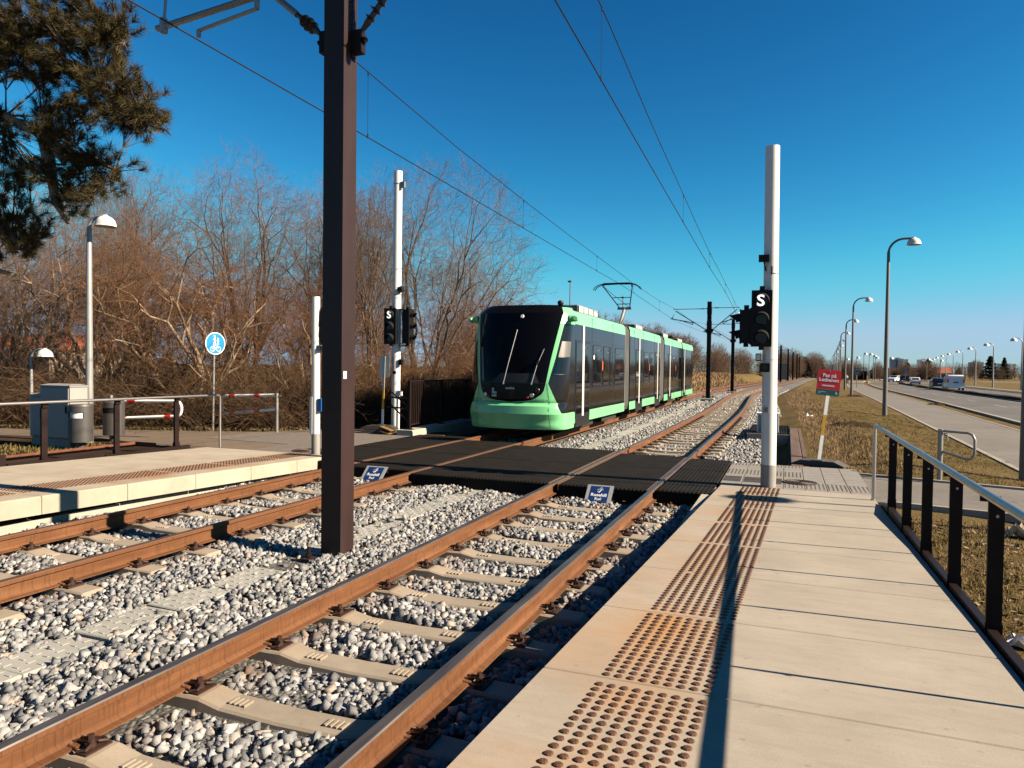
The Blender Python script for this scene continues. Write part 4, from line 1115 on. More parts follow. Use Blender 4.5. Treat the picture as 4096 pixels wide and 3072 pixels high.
wp = thing('signal_pole', 'short plain white pole at the crossing end of the far platform', 'signal pole', (-8.64, 11.62, 0))
b = MB(); b.tube([(-8.63, 11.62, -.05), (-8.635, 11.62, .42)], .084, 20); b.build('pole_foot', M['polebase'], wp, 40)
b = MB(); b.tube([(-8.635, 11.62, .42), (-8.65, 11.62, 3.11)], [.082, .080], 20); b.build('pole', M['polew'], wp, 40)
b = MB(); b.box(-8.715, -8.66, 11.53, 11.545, .42, 1.15); b.build('access_door', M['polew'], wp)
sighead(wp, -8.50, 11.66, 2.53, R(180), 3, .22, .60, .1, False, .12)
b = MB(); b.box(-8.59, -8.49, 11.56, 11.66, 2.05, 2.16, bev=.006); b.box(-8.49, -8.47, 11.55, 11.67, 2.06, 2.15, 1); b.build('request_button', [M['galv'], M['black']], wp)
b = MB(); b.box(-8.555, -8.47, 11.56, 11.66, .86, 1.12, bev=.01); b.build('card_reader', M['bluebox'], wp)

# ------------------------------------------------------------------ signs
def rubberfoot(par, x, y, z, ang, m1, L=.44):
    u = Vector((math.cos(ang), math.sin(ang), 0)); v = Vector((-u.y, u.x, 0)); b = MB(); c = Vector((x, y, z))
    for k, s in ((0, 1.), (1, .95)):
        z0 = .005+k*.115; sec_ = [(-L, .02), (-L*.62, .10), (L*.62, .10), (L, .02), (L, 0), (-L, 0)]
        b.plate([(p*s, q) for p, q in sec_], c+Vector((0, 0, z0))+v*.21*s, u, (0, 0, 1), .42*s)
        b.obox(c+Vector((0, 0, z0+.1)), u*.1, v*.19, (0, 0, .012))
    return b.build('rubber_foot', m1, par)
rs = thing('warning_sign', 'red and green warning sign on a leaning white and yellow post', 'sign', (.66, 15.2, -.15))
rubberfoot(rs, .60, 14.75, -.14, R(-14), M['rubber'], .50)
a0 = Vector((.59, 14.75, -.0)); a1 = Vector((.735, 14.95, 1.30)); d = a1-a0
for t0, t1, mm in ((0, .42, 'white'), (.42, .72, 'yellow'), (.72, 1.03, 'white')):
    b = MB(); p, q = a0+d*t0, a0+d*t1; ax = Vector((.03, .004, -.0033)); b.obox((p+q)/2, ax, (0, .012, 0), (q-p)/2); b.build('post_band', M[mm], rs)
up = Vector((.112, .12, 1)).normalized(); uu = Vector((1, .05, -.085)).normalized(); c0 = Vector((.745, 14.93, 1.555))
def rrect(w, h, r, x0=0, y0=0):
    return [(x0+x+r*math.cos(t), y0+y+r*math.sin(t)) for x, y, k in ((w/2-r, h/2-r, 0), (-w/2+r, h/2-r, 1), (-w/2+r, -h/2+r, 2), (w/2-r, -h/2+r, 3)) for t in [(k+j/4)*PI/2 for j in range(5)]]
W_, H_ = .415, .50
b = MB(); b.plate(rrect(W_, H_, .03), c0, uu, up, -.006); pn = b.build('sign_plate', M['red'], rs)
nn = uu.cross(up)
b = MB(); b.plate([(-W_/2, -.135), (W_/2, -.135)][::-1]+[(x, y) for x, y in rrect(W_, H_, .03) if y < -.14][:], c0+nn*.001, uu, up, .0008); b.build('green_band', M['signgreen'], rs)
def onsign(x, y, o=.003): return c0+uu*x+up*y+nn*o
text('Pas p\u00e5', .096, onsign(.0, .108), uu, up, M['white'], 'sign_words', rs, .0005, off=.0022)
text('Letbanen', .094, onsign(.0, .022), uu, up, M['white'], 'sign_words', rs, .0005, off=.0022, sx=1.02)
b = MB(); rr2 = random.Random(2)
for y, w in ((-.058, .105), (-.074, .115)):
    x = -w
    while x < w:
        l = rr2.uniform(.012, .03); b.plate([(x, y), (min(x+l, w), y), (min(x+l, w), y+.012), (x, y+.012)], c0+nn*.002, uu, up, .0008); x += l+.004
for y, x0, x1 in ((-.185, -.17, -.03), (-.212, -.165, -.12)): b.plate([(x0, y), (x1, y), (x1, y+.006), (x0, y+.006)], c0+nn*.002, uu, up, .0008)
b.plate([(.145, -.195), (.175, -.195), (.175, -.185), (.156, -.185), (.156, -.160), (.145, -.160)], c0+nn*.002, uu, up, .0008); b.plate([(.145, -.215), (.175, -.215), (.175, -.204), (.145, -.204)], c0+nn*.002, uu, up, .0008)
b.build('small_print', M['white'], rs)
b = MB()
for y in (.225, -.225): q = onsign(.0, y, 0); b.tube([q, q+nn*.008], .010, 10)
b.build('fixing_bolt', M['steel'], rs)
bs = thing('warning_sign', 'pale back of a sign plate leaning on the very tall white signal pole', 'sign', (-10, 16.6, 0))
rubberfoot(bs, -10.05, 16.25, -.02, R(8), M['rubber'], .5)
b = MB(); b.obox((-9.68, 16.12, .145), (.14, .02, -.05), (0, .2, 0), (0, 0, .012)); b.obox((-9.68, 16.12, .04), (.14, .02, -.05), (0, .2, 0), (0, 0, .012)); b.build('yellow_marking', M['footy'], bs)
for z0, z1, mm in ((.2, .62, 'white'), (.62, 1.16, 'yellow'), (1.16, 2.03, 'alu')):
    b = MB(); b.add([]+[(-10.06+.055*z/2+sx*.028, 16.4+sy*.012, z) for z in (z0, z1) for sx, sy in ((-1, -1), (1, -1), (1, 1), (-1, 1))], [(3, 2, 1, 0), (4, 5, 6, 7), (0, 1, 5, 4), (1, 2, 6, 5), (2, 3, 7, 6), (3, 0, 4, 7)]); b.build('post_band', M[mm], bs)
b = MB(); b.plate(rrect(.30, .58, .03), (-10.02, 16.43, 1.76), (1, .06, .02), (.03, 0, 1), .006); b.build('sign_plate', M['alu'], bs)

ps = thing('path_sign', 'round blue sign with white walkers above a white bicycle on a thin pole', 'sign', (-14.2, 14.7, -.05))
b = MB(); b.tube([(-14.21, 14.7, -.1), (-14.17, 14.7, 2.6)], .03, 10); b.build('pole', M['galv'], ps, 40)
f = Vector((.98, -.2, 0)).normalized(); u = Vector((.2, .98, 0)).normalized(); upz = Vector((0, 0, 1)); c = Vector((-14.17, 14.7, 2.31))+f*.045
def disc(r0, r1, o, m_, nm):
    b = MB(); n = 40; b.add([c+f*o+(u*math.cos(2*PI*j/n)+upz*math.sin(2*PI*j/n))*r0 for j in range(n)]+[c+f*(o+.006)+(u*math.cos(2*PI*j/n)+upz*math.sin(2*PI*j/n))*r0 for j in range(n)], [tuple(range(n-1, -1, -1)), tuple(range(n, 2*n))]+[(j, (j+1) % n, n+(j+1) % n, n+j) for j in range(n)]); return b.build(nm, m_, ps)
disc(.295, 0, 0, M['white'], 'white_rim'); disc(.272, 0, .003, M['blue'], 'blue_face')
def D2(x, y): return c+f*.0115+u*x+upz*y
b = MB()
def stroke(pts, r=.014): b.tube([D2(*p) for p in pts], r, 5)
def blob(x, y, r): b.tube([D2(x, y), D2(x, y)+f*.004], r, 14)
for ox, sc_ in ((-.03, 1.0), (.07, .72)):
    blob(ox, .195*sc_+(0 if sc_ == 1 else .0), .026*sc_)
    stroke([(ox, .165*sc_), (ox, .07*sc_)], .026*sc_); stroke([(ox-.005, .07*sc_), (ox-.04*sc_, -.03)], .013); stroke([(ox+.005, .07*sc_), (ox+.03*sc_, -.03)], .013); stroke([(ox, .15*sc_), (ox+.045*sc_, .085*sc_)], .010); stroke([(ox, .15*sc_), (ox-.045*sc_, .085*sc_)], .010)
for ox in (-.085, .085): stroke([(ox+.062*math.cos(a), -.145+.062*math.sin(a)) for a in np.linspace(0, 2*PI, 19)], .008)
stroke([(-.085, -.145), (-.04, -.06), (.05, -.06), (0, -.145), (-.085, -.145)], .008); stroke([(0, -.145), (-.045, -.05)], .008); stroke([(.085, -.145), (.045, -.04), (.065, -.035)], .008); stroke([(-.07, -.045), (-.025, -.045)], .009)
b.build('pictogram', M['white'], ps)

def roundsign(x, y, z, h, r, label):
    t = thing('speed_sign', label, 'sign', (x, y, z)); b = MB(); b.tube([(x, y, z), (x, y, h+r)], .045, 6); b.build('pole', M['lamppole'], t)
    b = MB(); b.tube([(x, y-.06, h), (x, y-.08, h)], r, 24); b.build('ring', M['signring'], t)
    b = MB(); b.tube([(x, y-.081, h), (x, y-.086, h)], r*.78, 24); b.build('face', M['signface'], t)
    text('60', r*1.05, (x, y-.09, h-r*.37), (1, 0, 0), (0, 0, 1), M['ink'], 'digits', t, .001, off=.012)
M['signring'] = mat('sign_ring', (.07, .03, .03), .5, 0, 0); M['signface'] = mat('sign_face', (.50, .49, .50), .5, 0, .05, 3)
roundsign(9.15, 110.8, -.5, 1.85, .47, 'round sixty speed sign on the verge by the footpath and slip road')
roundsign(24.4, 178, -.9, 2.5, .62, 'round sixty speed sign in the central reservation behind white cars')

# ------------------------------------------------------------------ street lamps
def lamp(name, x, y, z0, h, arm, ang, bell, r0, label, group=None, mp='lamppole', pale=False, loc_only=False):
    t = thing(name, label, 'street lamp', (x, y, z0), group); ca, sa = math.cos(ang), math.sin(ang)
    ra = arm*.62; pts = [(x, y, z0-.3), (x, y, z0+h*.4), (x, y, h-ra)]
    for k in range(1, 9):
        a = PI/2*k/8; dx = ra*(1-math.cos(a)); pts.append((x+ca*dx, y+sa*dx, h-ra+ra*math.sin(a)))
    pts.append((x+ca*(arm-bell*.2), y+sa*(arm-bell*.2), h-.0))
    rad = [r0*1.35, r0*1.1, r0*.8]+[r0*.62]*9
    b = MB(); b.tube(pts, rad, 10); 
    b.build('pole', M[mp], t, 50)
    ex, ey = x+ca*arm, y+sa*arm; b = MB()
    b.lathe([(0, bell*.12), (bell*.22, bell*.12), (bell*.26, bell*.02), (bell*.45, -bell*.04), (bell*.68, -bell*.19), (bell*.86, -bell*.42), (bell*.96, -bell*.70), (bell, -bell*1.0), (bell*1.03, -bell*1.03), (bell*.95, -bell*1.03), (bell*.85, -bell*.5)], (ex, ey, h), 24)
    sh_ = b.build('lamp_shade', M['lampw'], t, 50)
    b = MB(); b.lathe([(0, -bell*.78), (bell*.88, -bell*.78)], (ex, ey, h), 18); b.build('diffuser', M['papw'], sh_)
    return t
lamp('street_lamp', -14.62, 11.44, -.05, 5.02, .42, R(10), .22, .066, 'pale street lamp with a weathered bell shade rising behind the grey litter bins', None, 'lamppole2')
lamp('street_lamp', -18.55, 12.85, -.2, 2.1, .42, R(10), .19, .042, 'small low bell lamp at the thicket edge behind the grey cabinets', None, 'lamppole2')
lamp('street_lamp', 4.28, 16.2, -.3, 8.0, .95, R(0), .36, .075, 'grey lamp post cut off by the edge of the picture beside the footpath')
lamp('street_lamp', 9.72, 10.52, -.3, 5.85, .55, R(178), .30, .05, 'lamp whose shadow falls as a dart across the brown studs')
LR = [(4.3, 37.4, 5.23), (5.08, 66.3, 6.15), (6.44, 93.6, 7.40), (7.75, 123, 8.68), (9.35, 152.6, 10.2), (10.65, 180, 11.5), (11.97, 207, 12.6), (13.38, 238, 14.0), (14.71, 268, 15.6), (15.77, 295.5, 16.7)]
for k, (x, y, hx) in enumerate(LR):
    lab = ['tall curved lamp post standing alone in the turf by the footpath', 'curved lamp post second along the footpath, soil heap at its foot'][k] if k < 2 else 'curved bell lamp in the receding row beside the footpath'
    lamp('street_lamp', x, y, float(gz(x, y)), 7.98, hx-x+.1, R(-2), .30, .085 if k < 2 else .10, lab, None if k < 2 else 'receding lamps beside the footpath')
for k, (x, y, hx) in enumerate([(30.2, 117, 29.2), (31.5, 137.3, 30.6), (33.4, 158, 32.35), (35.9, 181.3, 34.9), (38.5, 204.8, 37.5), (41, 227, 40.1), (44.2, 253, 43.2), (48.1, 281.5, 47.1), (52.3, 312, 51.5)]):
    lamp('street_lamp', x, y, -.6, 6.75, 1.05, R(182), .42, .10, 'bell lamp leaning over the carriageway from the far side of the road', 'lamps on the far side of the road', 'lamppole2')
lamp('street_lamp', 26.5, 92, -.6, 5.3, 1.1, R(182), .40, .09, 'bell lamp at the edge of the picture on the far side of the road', None, 'lamppole2')
for k, (px, y, h) in enumerate([(17.4, 250, 6.1), (20.0, 245, 6.5), (21.6, 240, 7.6), (22.7, 236, 7.4), (24.2, 240, 6.9), (23.9, 232, 6.3), (28, 235, 6.2), (40, 250, 6.2), (47, 270, 6.2), (15.2, 262, 6.4)]):
    lamp('street_lamp', px, y, -.9, h, .5, R(0), .5, .09, 'white headed lamp in the distant cluster by the underpass', 'lamps round the distant underpass')
for x, y, h, lab in ((-17.9, 60, 9.4, 'slim pole with a small lamp head standing behind the cab of the tram'), (-15.4, 70, 8.9, 'slim pole behind the raised pantograph of the tram')):
    t = thing('mast_lamp', lab, 'lamp post', (x, y, 0)); b = MB(); b.tube([(x, y, -.3), (x, y, h)], [.07, .045], 8); b.build('pole', M['lamppole'], t)
    b = MB(); b.box(x-.2, x+.12, y-.1, y+.1, h-.08, h+.06, bev=.03); b.tube([(x, y, h), (x, y, h+.25)], .03, 6); b.build('lamp_head', M['lamppole'], t)

# ------------------------------------------------------------------ cabinets, bins, barriers on the left
def cabinet(x0, x1, y0, y1, z1, label, door):
    t = thing('utility_cabinet', label, 'cabinet', ((x0+x1)/2, (y0+y1)/2, -.1))
    b = MB(); b.box(x0, x1, y0, y1, .17, z1-.03, bev=.012); b.loft([(x0-.015, x1+.015, y0-.015, y1+.015, z1-.03), (x0-.015, x1+.015, y0-.015, y1+.015, z1), (x0+.1, x1-.1, y0+.1, y1-.1, z1+.03)]); b.build('housing', M['cab'], t)
    b = MB(); b.box(x0+.02, x1-.02, y0+.02, y1-.02, -.15, .16); b.build('plinth', M['kerbc'], t)
    b = MB(); b.box(x0+.03, x1-.03, y0-.016, y0-.001, .20, z1-.06, bev=.006); d_ = b.build('door', M['cabdoor'], t)
    b = MB(); b.box(x1-.10, x1-.07, y0-.035, y0-.016, z1*.55, z1*.55+.16); b.build('handle', M['black'], d_)
    t.location = Vector(((x0+x1)/2, (y0+y1)/2, -.1)); t.rotation_euler = (0, 0, door)
cabinet(-14.71, -13.83, 10.38, 10.78, 1.28, 'larger grey cabinet with a sunlit white flank beside the litter bins', 0)
cabinet(-15.2, -14.75, 10.5, 10.9, 1.07, 'smaller grey cabinet standing behind its bigger neighbour', 0)
def litterbin(x, y, label):
    t = thing('litter_bin', label, 'litter bin', (x, y, -.05)); r = .225
    b = MB(); n = 28; zz = [.12, .60, .62, .74, .76, .86]
    vs = []; 
    for z in zz:
        for j in range(n): a = 2*PI*j/n; vs.append((x+r*math.cos(a), y+r*math.sin(a), z))
    gap = {j for j in range(n) if abs(((2*PI*(j+.5)/n)-R(-70)+PI) % (2*PI)-PI) < R(42)}
    fs = [(i*n+j, i*n+(j+1) % n, i*n+n+(j+1) % n, i*n+n+j) for i in range(5) for j in range(n) if not (i in (2,) and j in gap)]
    b.add(vs, fs); b.lathe([(r, .86), (r*.92, .90), (0, .91)], (x, y, 0), n); b.lathe([(0, .12), (r, .12)], (x, y, 0), n); b.lathe([(r*1.015, .855), (r*1.015, .84), (r, .84)], (x, y, 0), n)
    b.build('drum', M['bin'], t, 40)
    b = MB(); b.lathe([(r*.9, .3), (r*.9, .80)], (x, y, 0), 20); b.build('liner', M['papw'] if 'white' in label else M['matblack'], t, 40)
    b = MB(); b.cyl(x, y, -.1, .13, .09, 14); b.build('pedestal', M['bin'], t, 40)
litterbin(-13.66, 10.5, 'dark grey litter bin with a white liner, closest to the cabinets')
litterbin(-14.36, 11.85, 'dark grey litter bin with an empty slot, standing further from the cabinets')
def stripebar(par, pts, r, bands, name):
    b = MB(); b.tube(pts, r, 10); o = b.build(name, M['white'], par, 40)
    b = MB()
    for p, q in bands: b.tube([p, q], r*1.04, 10)
    b.build('red_band', M['red'], o, 40)
bt = thing('barrier', 'red and white looped tube barrier on a galvanised post beside the blue sign', 'barrier', (-12.53, 15.2, -.05))
b = MB(); b.tube([(-12.53, 15.2, -.1), (-12.53, 15.2, 1.02)], .042, 12); b.tube([(-12.53, 15.2, .95), (-12.4, 15.2, .95)], .015, 6); b.build('post', M['galv'], bt, 40)
lp = [(-12.56, 15.2, .965), (-14.12, 15.2, .905)]+[(-14.22+.17*-math.sin(a), 15.2, .67+.235*math.cos(a)) for a in np.linspace(.1, PI-.1, 9)]+[(-14.12, 15.2, .435), (-12.56, 15.2, .60)]
stripebar(bt, lp, .043, [((-13.25, 15.2, .939), (-13.08, 15.2, .945)), ((-14.12, 15.2, .905), (-13.92, 15.2, .912)), ((-14.1, 15.2, .437), (-13.92, 15.2, .456)), ((-13.27, 15.2, .525), (-13.08, 15.2, .545))], 'loop_bar')
b = MB(); b.tube([(-12.75, 15.2, .95), (-12.95, 15.2, .94), (-12.97, 15.2, .78)], .012, 6); b.build('latch', M['galv'], bt)
b2 = thing('barrier', 'red and white tube barrier half hidden behind the slender handrail', 'barrier', (-14, 12.6, -.05))
lp2 = [(-15.0, 12.3, .86), (-13.55, 12.75, .88)]+[(-13.45+.15*math.sin(a), 12.78, .70+.18*math.cos(a)) for a in np.linspace(.1, PI-.1, 8)]+[(-13.55, 12.75, .52), (-15.0, 12.3, .44)]
stripebar(b2, lp2, .034, [((-14.78, 12.37, .453), (-14.62, 12.42, .462)), ((-13.72, 12.69, .510), (-13.58, 12.73, .518)), ((-14.6, 12.42, .865), (-14.42, 12.48, .868))], 'loop_bar')
b = MB(); b.tube([(-15.0, 12.3, -.1), (-15.0, 12.3, 1.0)], .042, 12); b.build('post', M['galv'], b2, 40)
ed = thing('steel_edging', 'rusty steel edging strip below the grey cabinets', 'edging', (-13.1, 9, -.1))
b = MB(); b.box(-13.16, -13.14, 3, 11.4, -.15, .06); b.box(-13.16, -12.6, 11.4, 11.42, -.15, .06); b.build('strip', M['corten'], ed)
sr = thing('stair_rail', 'dark bent tube handrail of steps leading down behind the mast', 'handrail', (-12.6, 16.6, -.1))
for yy in (16.5, 17.9):
    b = MB()
    b.tube([(-13.16, yy, .78), (-13.14, yy, .84), (-13.05, yy, .86), (-12.9, yy, .83), (-11.3, yy, -.25)], .03, 8); b.tube([(-13.16, yy, .78), (-13.14, yy, .60), (-13.0, yy, .56), (-11.3, yy, -.6)], .026, 8)
    for x, z in ((-13.06, .6), (-12.45, .3)): b.tube([(x, yy, -.8), (x, yy, z)], .028, 8)
    b.build('tube_frame', M['dark'], sr, 40)

# fence on its low wall beside the tram
fw = thing('retaining_wall', 'low pale concrete wall under the black bar fence', 'wall', (-9.3, 25, -.3))
def fx(y): return -9.08-.09*max(0, y-16.2)*.9 if y < 22 else -9.55-.012*(y-22)
b = MB(); ys = [15.95, 17.8, 22, 30, 42]
vs = []
for y in ys:
    x = fx(y)
    for dx, z in ((.22, -.5), (.20, .10), (.17, .13), (-.26, .13), (-.28, -.5)): vs.append((x+dx, y, z))
b.add(vs, [(j*5+k, (j+1)*5+k, (j+1)*5+k+1, j*5+k+1) for j in range(4) for k in range(4)]+[(0, 1, 2, 3, 4)])
b.build('wall', M['plinth'], fw)
fe = thing('bar_fence', 'black vertical bar fence running behind the tram cab', 'fence', (-9.3, 25, .1))
posts = [16.2, 18.35, 20.5, 22.7, 25, 27.3, 29.6, 31.9, 34.2, 36.5, 38.8, 41]
for k, y in enumerate(posts):
    b = MB(); x = fx(y)-.05; b.box(x-.035, x+.035, y-.03, y+.03, .13, 1.40); b.box(x-.1, x+.1, y-.09, y+.09, .13, .15)
    for sx in (-.07, .07): b.cyl(x+sx, y, .15, .18, .015, 6)
    b.build('post', M['dark'], fe)
    if k+1 < len(posts):
        y2 = posts[k+1]; b = MB(); xa, xb = fx(y)-.05, fx(y2)-.05
        b.tube([(xa, y, 1.38), (xb, y2, 1.38)], .022, 6); b.tube([(xa, y, .25), (xb, y2, .25)], .02, 6)
        nb = 19
        for q in range(1, nb):
            t = q/nb; b.obox((xa+(xb-xa)*t, y+(y2-y)*t, .815), (.005, 0, 0), (0, .020, 0), (0, 0, .565))
        b.build('bar_panel', M['dark'], fe)
b = MB(); x = fx(16.2)-.05; b.tube([(x, 16.2, .95), (x-.75, 16.35, .95)], .025, 6); b.tube([(x, 16.2, .68), (x-.75, 16.35, .68)], .025, 6); b.tube([(x, 16.2, .68), (x-.6, 16.3, 1.1)], .02, 6); b.tube([(x, 16.2, .3), (x-.6, 16.3, .75)], .02, 6)
b.build('end_brace', M['dark'], fe)

# ------------------------------------------------------------------ right side: gate loop, channel, litter
gt = thing('loop_gate', 'galvanised looped tube gate on a stout post at the footpath side', 'gate', (2.5, 14.1, -.1))
b = MB(); b.tube([(2.49, 14.1, -.2), (2.49, 14.1, .80)], .042, 14); b.build('post', M['galv'], gt, 40)
b = MB(); e = lambda s_: (2.49+s_*.45, 14.1-s_*.28)
P_ = lambda s_, z: (*e(s_), z)
b.tube([P_(.05, .77), P_(.8, .765), P_(.93, .74), P_(1.0, .66), P_(1.0, .42), P_(.93, .34), P_(.8, .32), P_(.05, .42)], .022, 10); b.tube([P_(.10, .73), P_(.2, .73), P_(.21, .60)], .012, 6)
b.build('loop_bar', M['galv'], gt, 40)
ch = thing('drain_channel', 'dark drain channel edged with weathered timber beside the ballast', 'drain', (0, 18, -.3))
b = MB(); b.box(.1, .32, 14.4, 24, -.42, -.015, bev=.01); b.box(.34, .42, 14.4, 24, -.42, -.03)
b.build('timber_edge', M['wood'], ch)
b = MB(); b.box(-.35, .1, 14.35, 21.5, -.75, -.70); b.box(.06, .1, 14.35, 24, -.75, -.05); b.box(-.42, -.36, 14.6, 21.4, -.75, -.22); b.build('trench', M['matblack'], ch)
b = MB()
for k in range(24): b.box(-1.05+k*.048, -1.03+k*.048, 21.5, 25.4, -.09, -.05)
for k in range(14): b.box(-1.05, .09, 21.5+k*.3, 21.52+k*.3, -.1, -.055)
b.box(-1.06, .1, 21.46, 21.5, -.42, -.045); b.box(-1.06, -1.03, 21.5, 25.4, -.42, -.045)
b.build('grating', M['matblack'], ch)
b = MB(); b.box(-1.05, .1, 21.4, 21.45, -.42, -.03); b.build('end_beam', M['kerbc'], ch)
jb = thing('junction_box', 'small white equipment box half hidden behind the near white signal pole', 'box', (-.5, 22.6, -.3))
b = MB(); b.box(-.81, -.21, 22.3, 22.8, -.4, .49, bev=.02); b.box(-.83, -.19, 22.27, 22.83, .49, .52); b.build('housing', M['white'], jb)
b = MB(); b.box(-.77, -.25, 22.285, 22.3, -.2, .45); b.build('door', M['cab'], jb)
def crumple(name, x, y, z, sx, sy, sz, seed, m_, label):
    rg = random.Random(seed); b = MB(); n = 7; vs = []
    for j in range(n):
        for i in range(n):
            u_, v_ = i/(n-1)-.5, j/(n-1)-.5
            vs.append((x+u_*sx+rg.uniform(-.1, .1)*sx*.5, y+v_*sy+rg.uniform(-.1, .1)*sy*.5, z+abs(rg.gauss(.25, .3))*sz*(1 if 0 < i < n-1 else .3)))
    b.add(vs, [(j*n+i, j*n+i+1, (j+1)*n+i+1, (j+1)*n+i) for j in range(n-1) for i in range(n-1)])
    o = b.build(name, m_); return tag(o, label, 'litter')
crumple('paper_bag', 2.62, 9.93, -.16, .34, .22, .19, 5, M['paper'], 'torn brown paper bag lying in the grass beyond the handrail')
crumple('plastic_wrapper', 1.62, 5.9, -.13, .26, .2, .11, 8, M['papw'], 'white plastic wrapper in the grass under the handrail')
crumple('plastic_wrapper', .9, 33, -.2, .5, .4, .15, 9, M['papw'], 'scrap of white plastic in the dry grass past the timber edged drain')
# ------------------------------------------------------------------ trees
def tubes_np(S, n):
    """S rows: p0(3) p1(3) r0 r1 -> open n-sided tubes"""
    S = np.asarray(S, float)
    p0, p1 = S[:, :3], S[:, 3:6]; d = p1-p0; d /= np.linalg.norm(d, axis=1)[:, None]+1e-9
    ref = np.where(np.abs(d[:, 2:3]) < .9, np.array([[0, 0, 1.]]), np.array([[1., 0, 0]]))
    u = np.cross(d, ref); u /= np.linalg.norm(u, axis=1)[:, None]+1e-9; v = np.cross(d, u)
    a = np.arange(n)*2*PI/n
    ring = u[:, None]*np.cos(a)[None, :, None]+v[:, None]*np.sin(a)[None, :, None]
    V = np.concatenate([p0[:, None]+ring*S[:, 6][:, None, None], p1[:, None]+ring*S[:, 7][:, None, None]], 1)
    j = np.arange(n); f = np.stack([j, (j+1) % n, n+(j+1) % n, n+j], -1)
    F = f[None]+(2*n*np.arange(len(S)))[:, None, None]
    return V.reshape(-1, 3), F.reshape(-1, 4)
def grow(seed, tips, base, jit, rt_, pw, ntw, ltw, bend=.12, f0=.42):
    """a tree that divides towards a cloud of branch ends; thickness follows the number of ends carried"""
    rg = np.random.default_rng(seed); low, high = [], []
    def seg(p, q, n0, n1, amp):
        k = max(1, min(4, int(np.linalg.norm(q-p)/.45))); pr = p; L = np.linalg.norm(q-p)
        for i in range(1, k+1):
            t = i/k; m = p+(q-p)*t
            if i < k: m = m+rg.normal(0, amp*L*.5, 3)*math.sin(PI*t); m[2] -= bend*L*math.sin(PI*t)*.5
            ra = rt_*(n0+(n1-n0)*(i-1)/k)**pw; rb = rt_*(n0+(n1-n0)*t)**pw
            (low if ra > .017 else high).append((*pr, *m, ra, rb)); pr = m
    st = [(np.array(b_, float), tips[k_]) for b_, k_ in base]
    while st:
        p, T = st.pop(); n = len(T)
        if n == 1:
            q = T[0]; seg(p, q, 1, 1, jit); o = q-p; o[2] += .3*np.linalg.norm(o); o /= np.linalg.norm(o)+1e-9
            for _ in range(ntw):
                a = p+(q-p)*rg.uniform(.35, 1.0); d = o+rg.normal(0, .38+jit, 3); d /= np.linalg.norm(d); L = rg.uniform(*ltw); m = a+d*L*.5; e = m+(d+rg.normal(0, .25+jit, 3))*L*.5
                high.append((*a, *m, rt_*.8, rt_*.7)); high.append((*m, *e, rt_*.7, rt_*.5))
            continue
        c = T.mean(0); w = T-c; ax = np.linalg.svd(w.T@w)[0][:, 0] if n > 2 else (T[1]-T[0]); s_ = w@ax; cut = np.quantile(s_, rg.uniform(.36, .64)) if n > 3 else 0
        A, B = T[s_ <= cut], T[s_ > cut]
        if not len(A) or not len(B): A, B = T[:n//2], T[n//2:]
        for Q in (A, B):
            c2 = Q.mean(0); f = f0*rg.uniform(.8, 1.2)*(1.0 if len(Q) > 1 else .8); q = p+(c2-p)*f; q = q+rg.normal(0, jit*np.linalg.norm(q-p), 3)
            if len(Q) == 1: st.append((p, Q)); continue
            seg(p, q, len(Q), len(Q), jit*.8); st.append((q, Q))
    return low, high
def cloud(seed, n, c, rx, ry, rz, zmin, shell=2.2):
    rg = np.random.default_rng(seed); d = rg.normal(size=(n*3, 3)); d /= np.linalg.norm(d, axis=1)[:, None]; r = rg.uniform(size=(n*3, 1))**(1/shell)
    lump = 1+.10*np.sin(d[:, :1]*5+seed)*np.cos(d[:, 1:2]*6)+.07*np.sin(d[:, 2:3]*9+seed*2)
    P = d*r*lump*np.array((rx, ry, rz))+np.array(c); P = P[P[:, 2] > zmin]; return P[:n]
def tree_mesh(seed, tips, base, jit, rt_, pw, ntw, ltw, bark, twig, **kw):
    lo, hi = grow(seed, tips, base, jit, rt_, pw, ntw, ltw, **kw)
    V1, F1 = tubes_np(lo, 7); V2, F2 = tubes_np(hi, 3)
    return np_mesh('trunk', V1, F1, bark, smooth=True), np_mesh('crown', V2, F2, twig)
def stems(seed, P, roots):
    """share the branch ends out between several stems by bearing"""
    r = np.array([q[1] for q in roots]); D = ((P[:, None, :]-r[None])**2).sum(2); k = D.argmin(1)
    return [P[k == i] for i in range(len(roots))], [(q[0], i) for i, q in enumerate(roots)]
P_ = cloud(1, 2900, (.4, 0, 5.0), 4.5, 4.0, 4.5, 1.5)
t1, b1 = stems(1, P_, [((-.2, 0, -.3), (-2.6, 0, 4.2)), ((0, 0, -.3), (0, 0, 6.5)), ((.15, .1, -.3), (1.8, .6, 6)), ((.3, -.1, -.3), (3.4, -.3, 4.2)), ((0, .2, -.3), (-.6, 2.4, 5))])
P_ = cloud(2, 2700, (0, 0, 6.6), 3.5, 3.5, 4.4, 2.2)
t2, b2 = stems(2, P_, [((0, 0, -.3), (-1.6, 0, 7)), ((.2, 0, -.3), (1.6, .4, 7)), ((0, .2, -.3), (0, 1.6, 6))])
P_ = cloud(3, 2500, (0, 0, 3.3), 3.5, 3.2, 2.5, .9, 1.7)
t3, b3 = stems(3, P_, [((0, 0, -.3), (0, 0, 4.5)), ((.05, 0, -.3), (2.2, 0, 3)), ((-.05, 0, -.3), (-2.2, 0, 3))])
P_ = cloud(4, 2300, (0, 0, 3.7), 3.1, 3.0, 2.7, 1.2, 1.7)
t4, b4 = stems(4, P_, [((-.1, 0, -.3), (-1.7, 0, 4)), ((.1, 0, -.3), (1.7, .2, 4)), ((.1, .1, -.3), (0, 1.5, 4))])
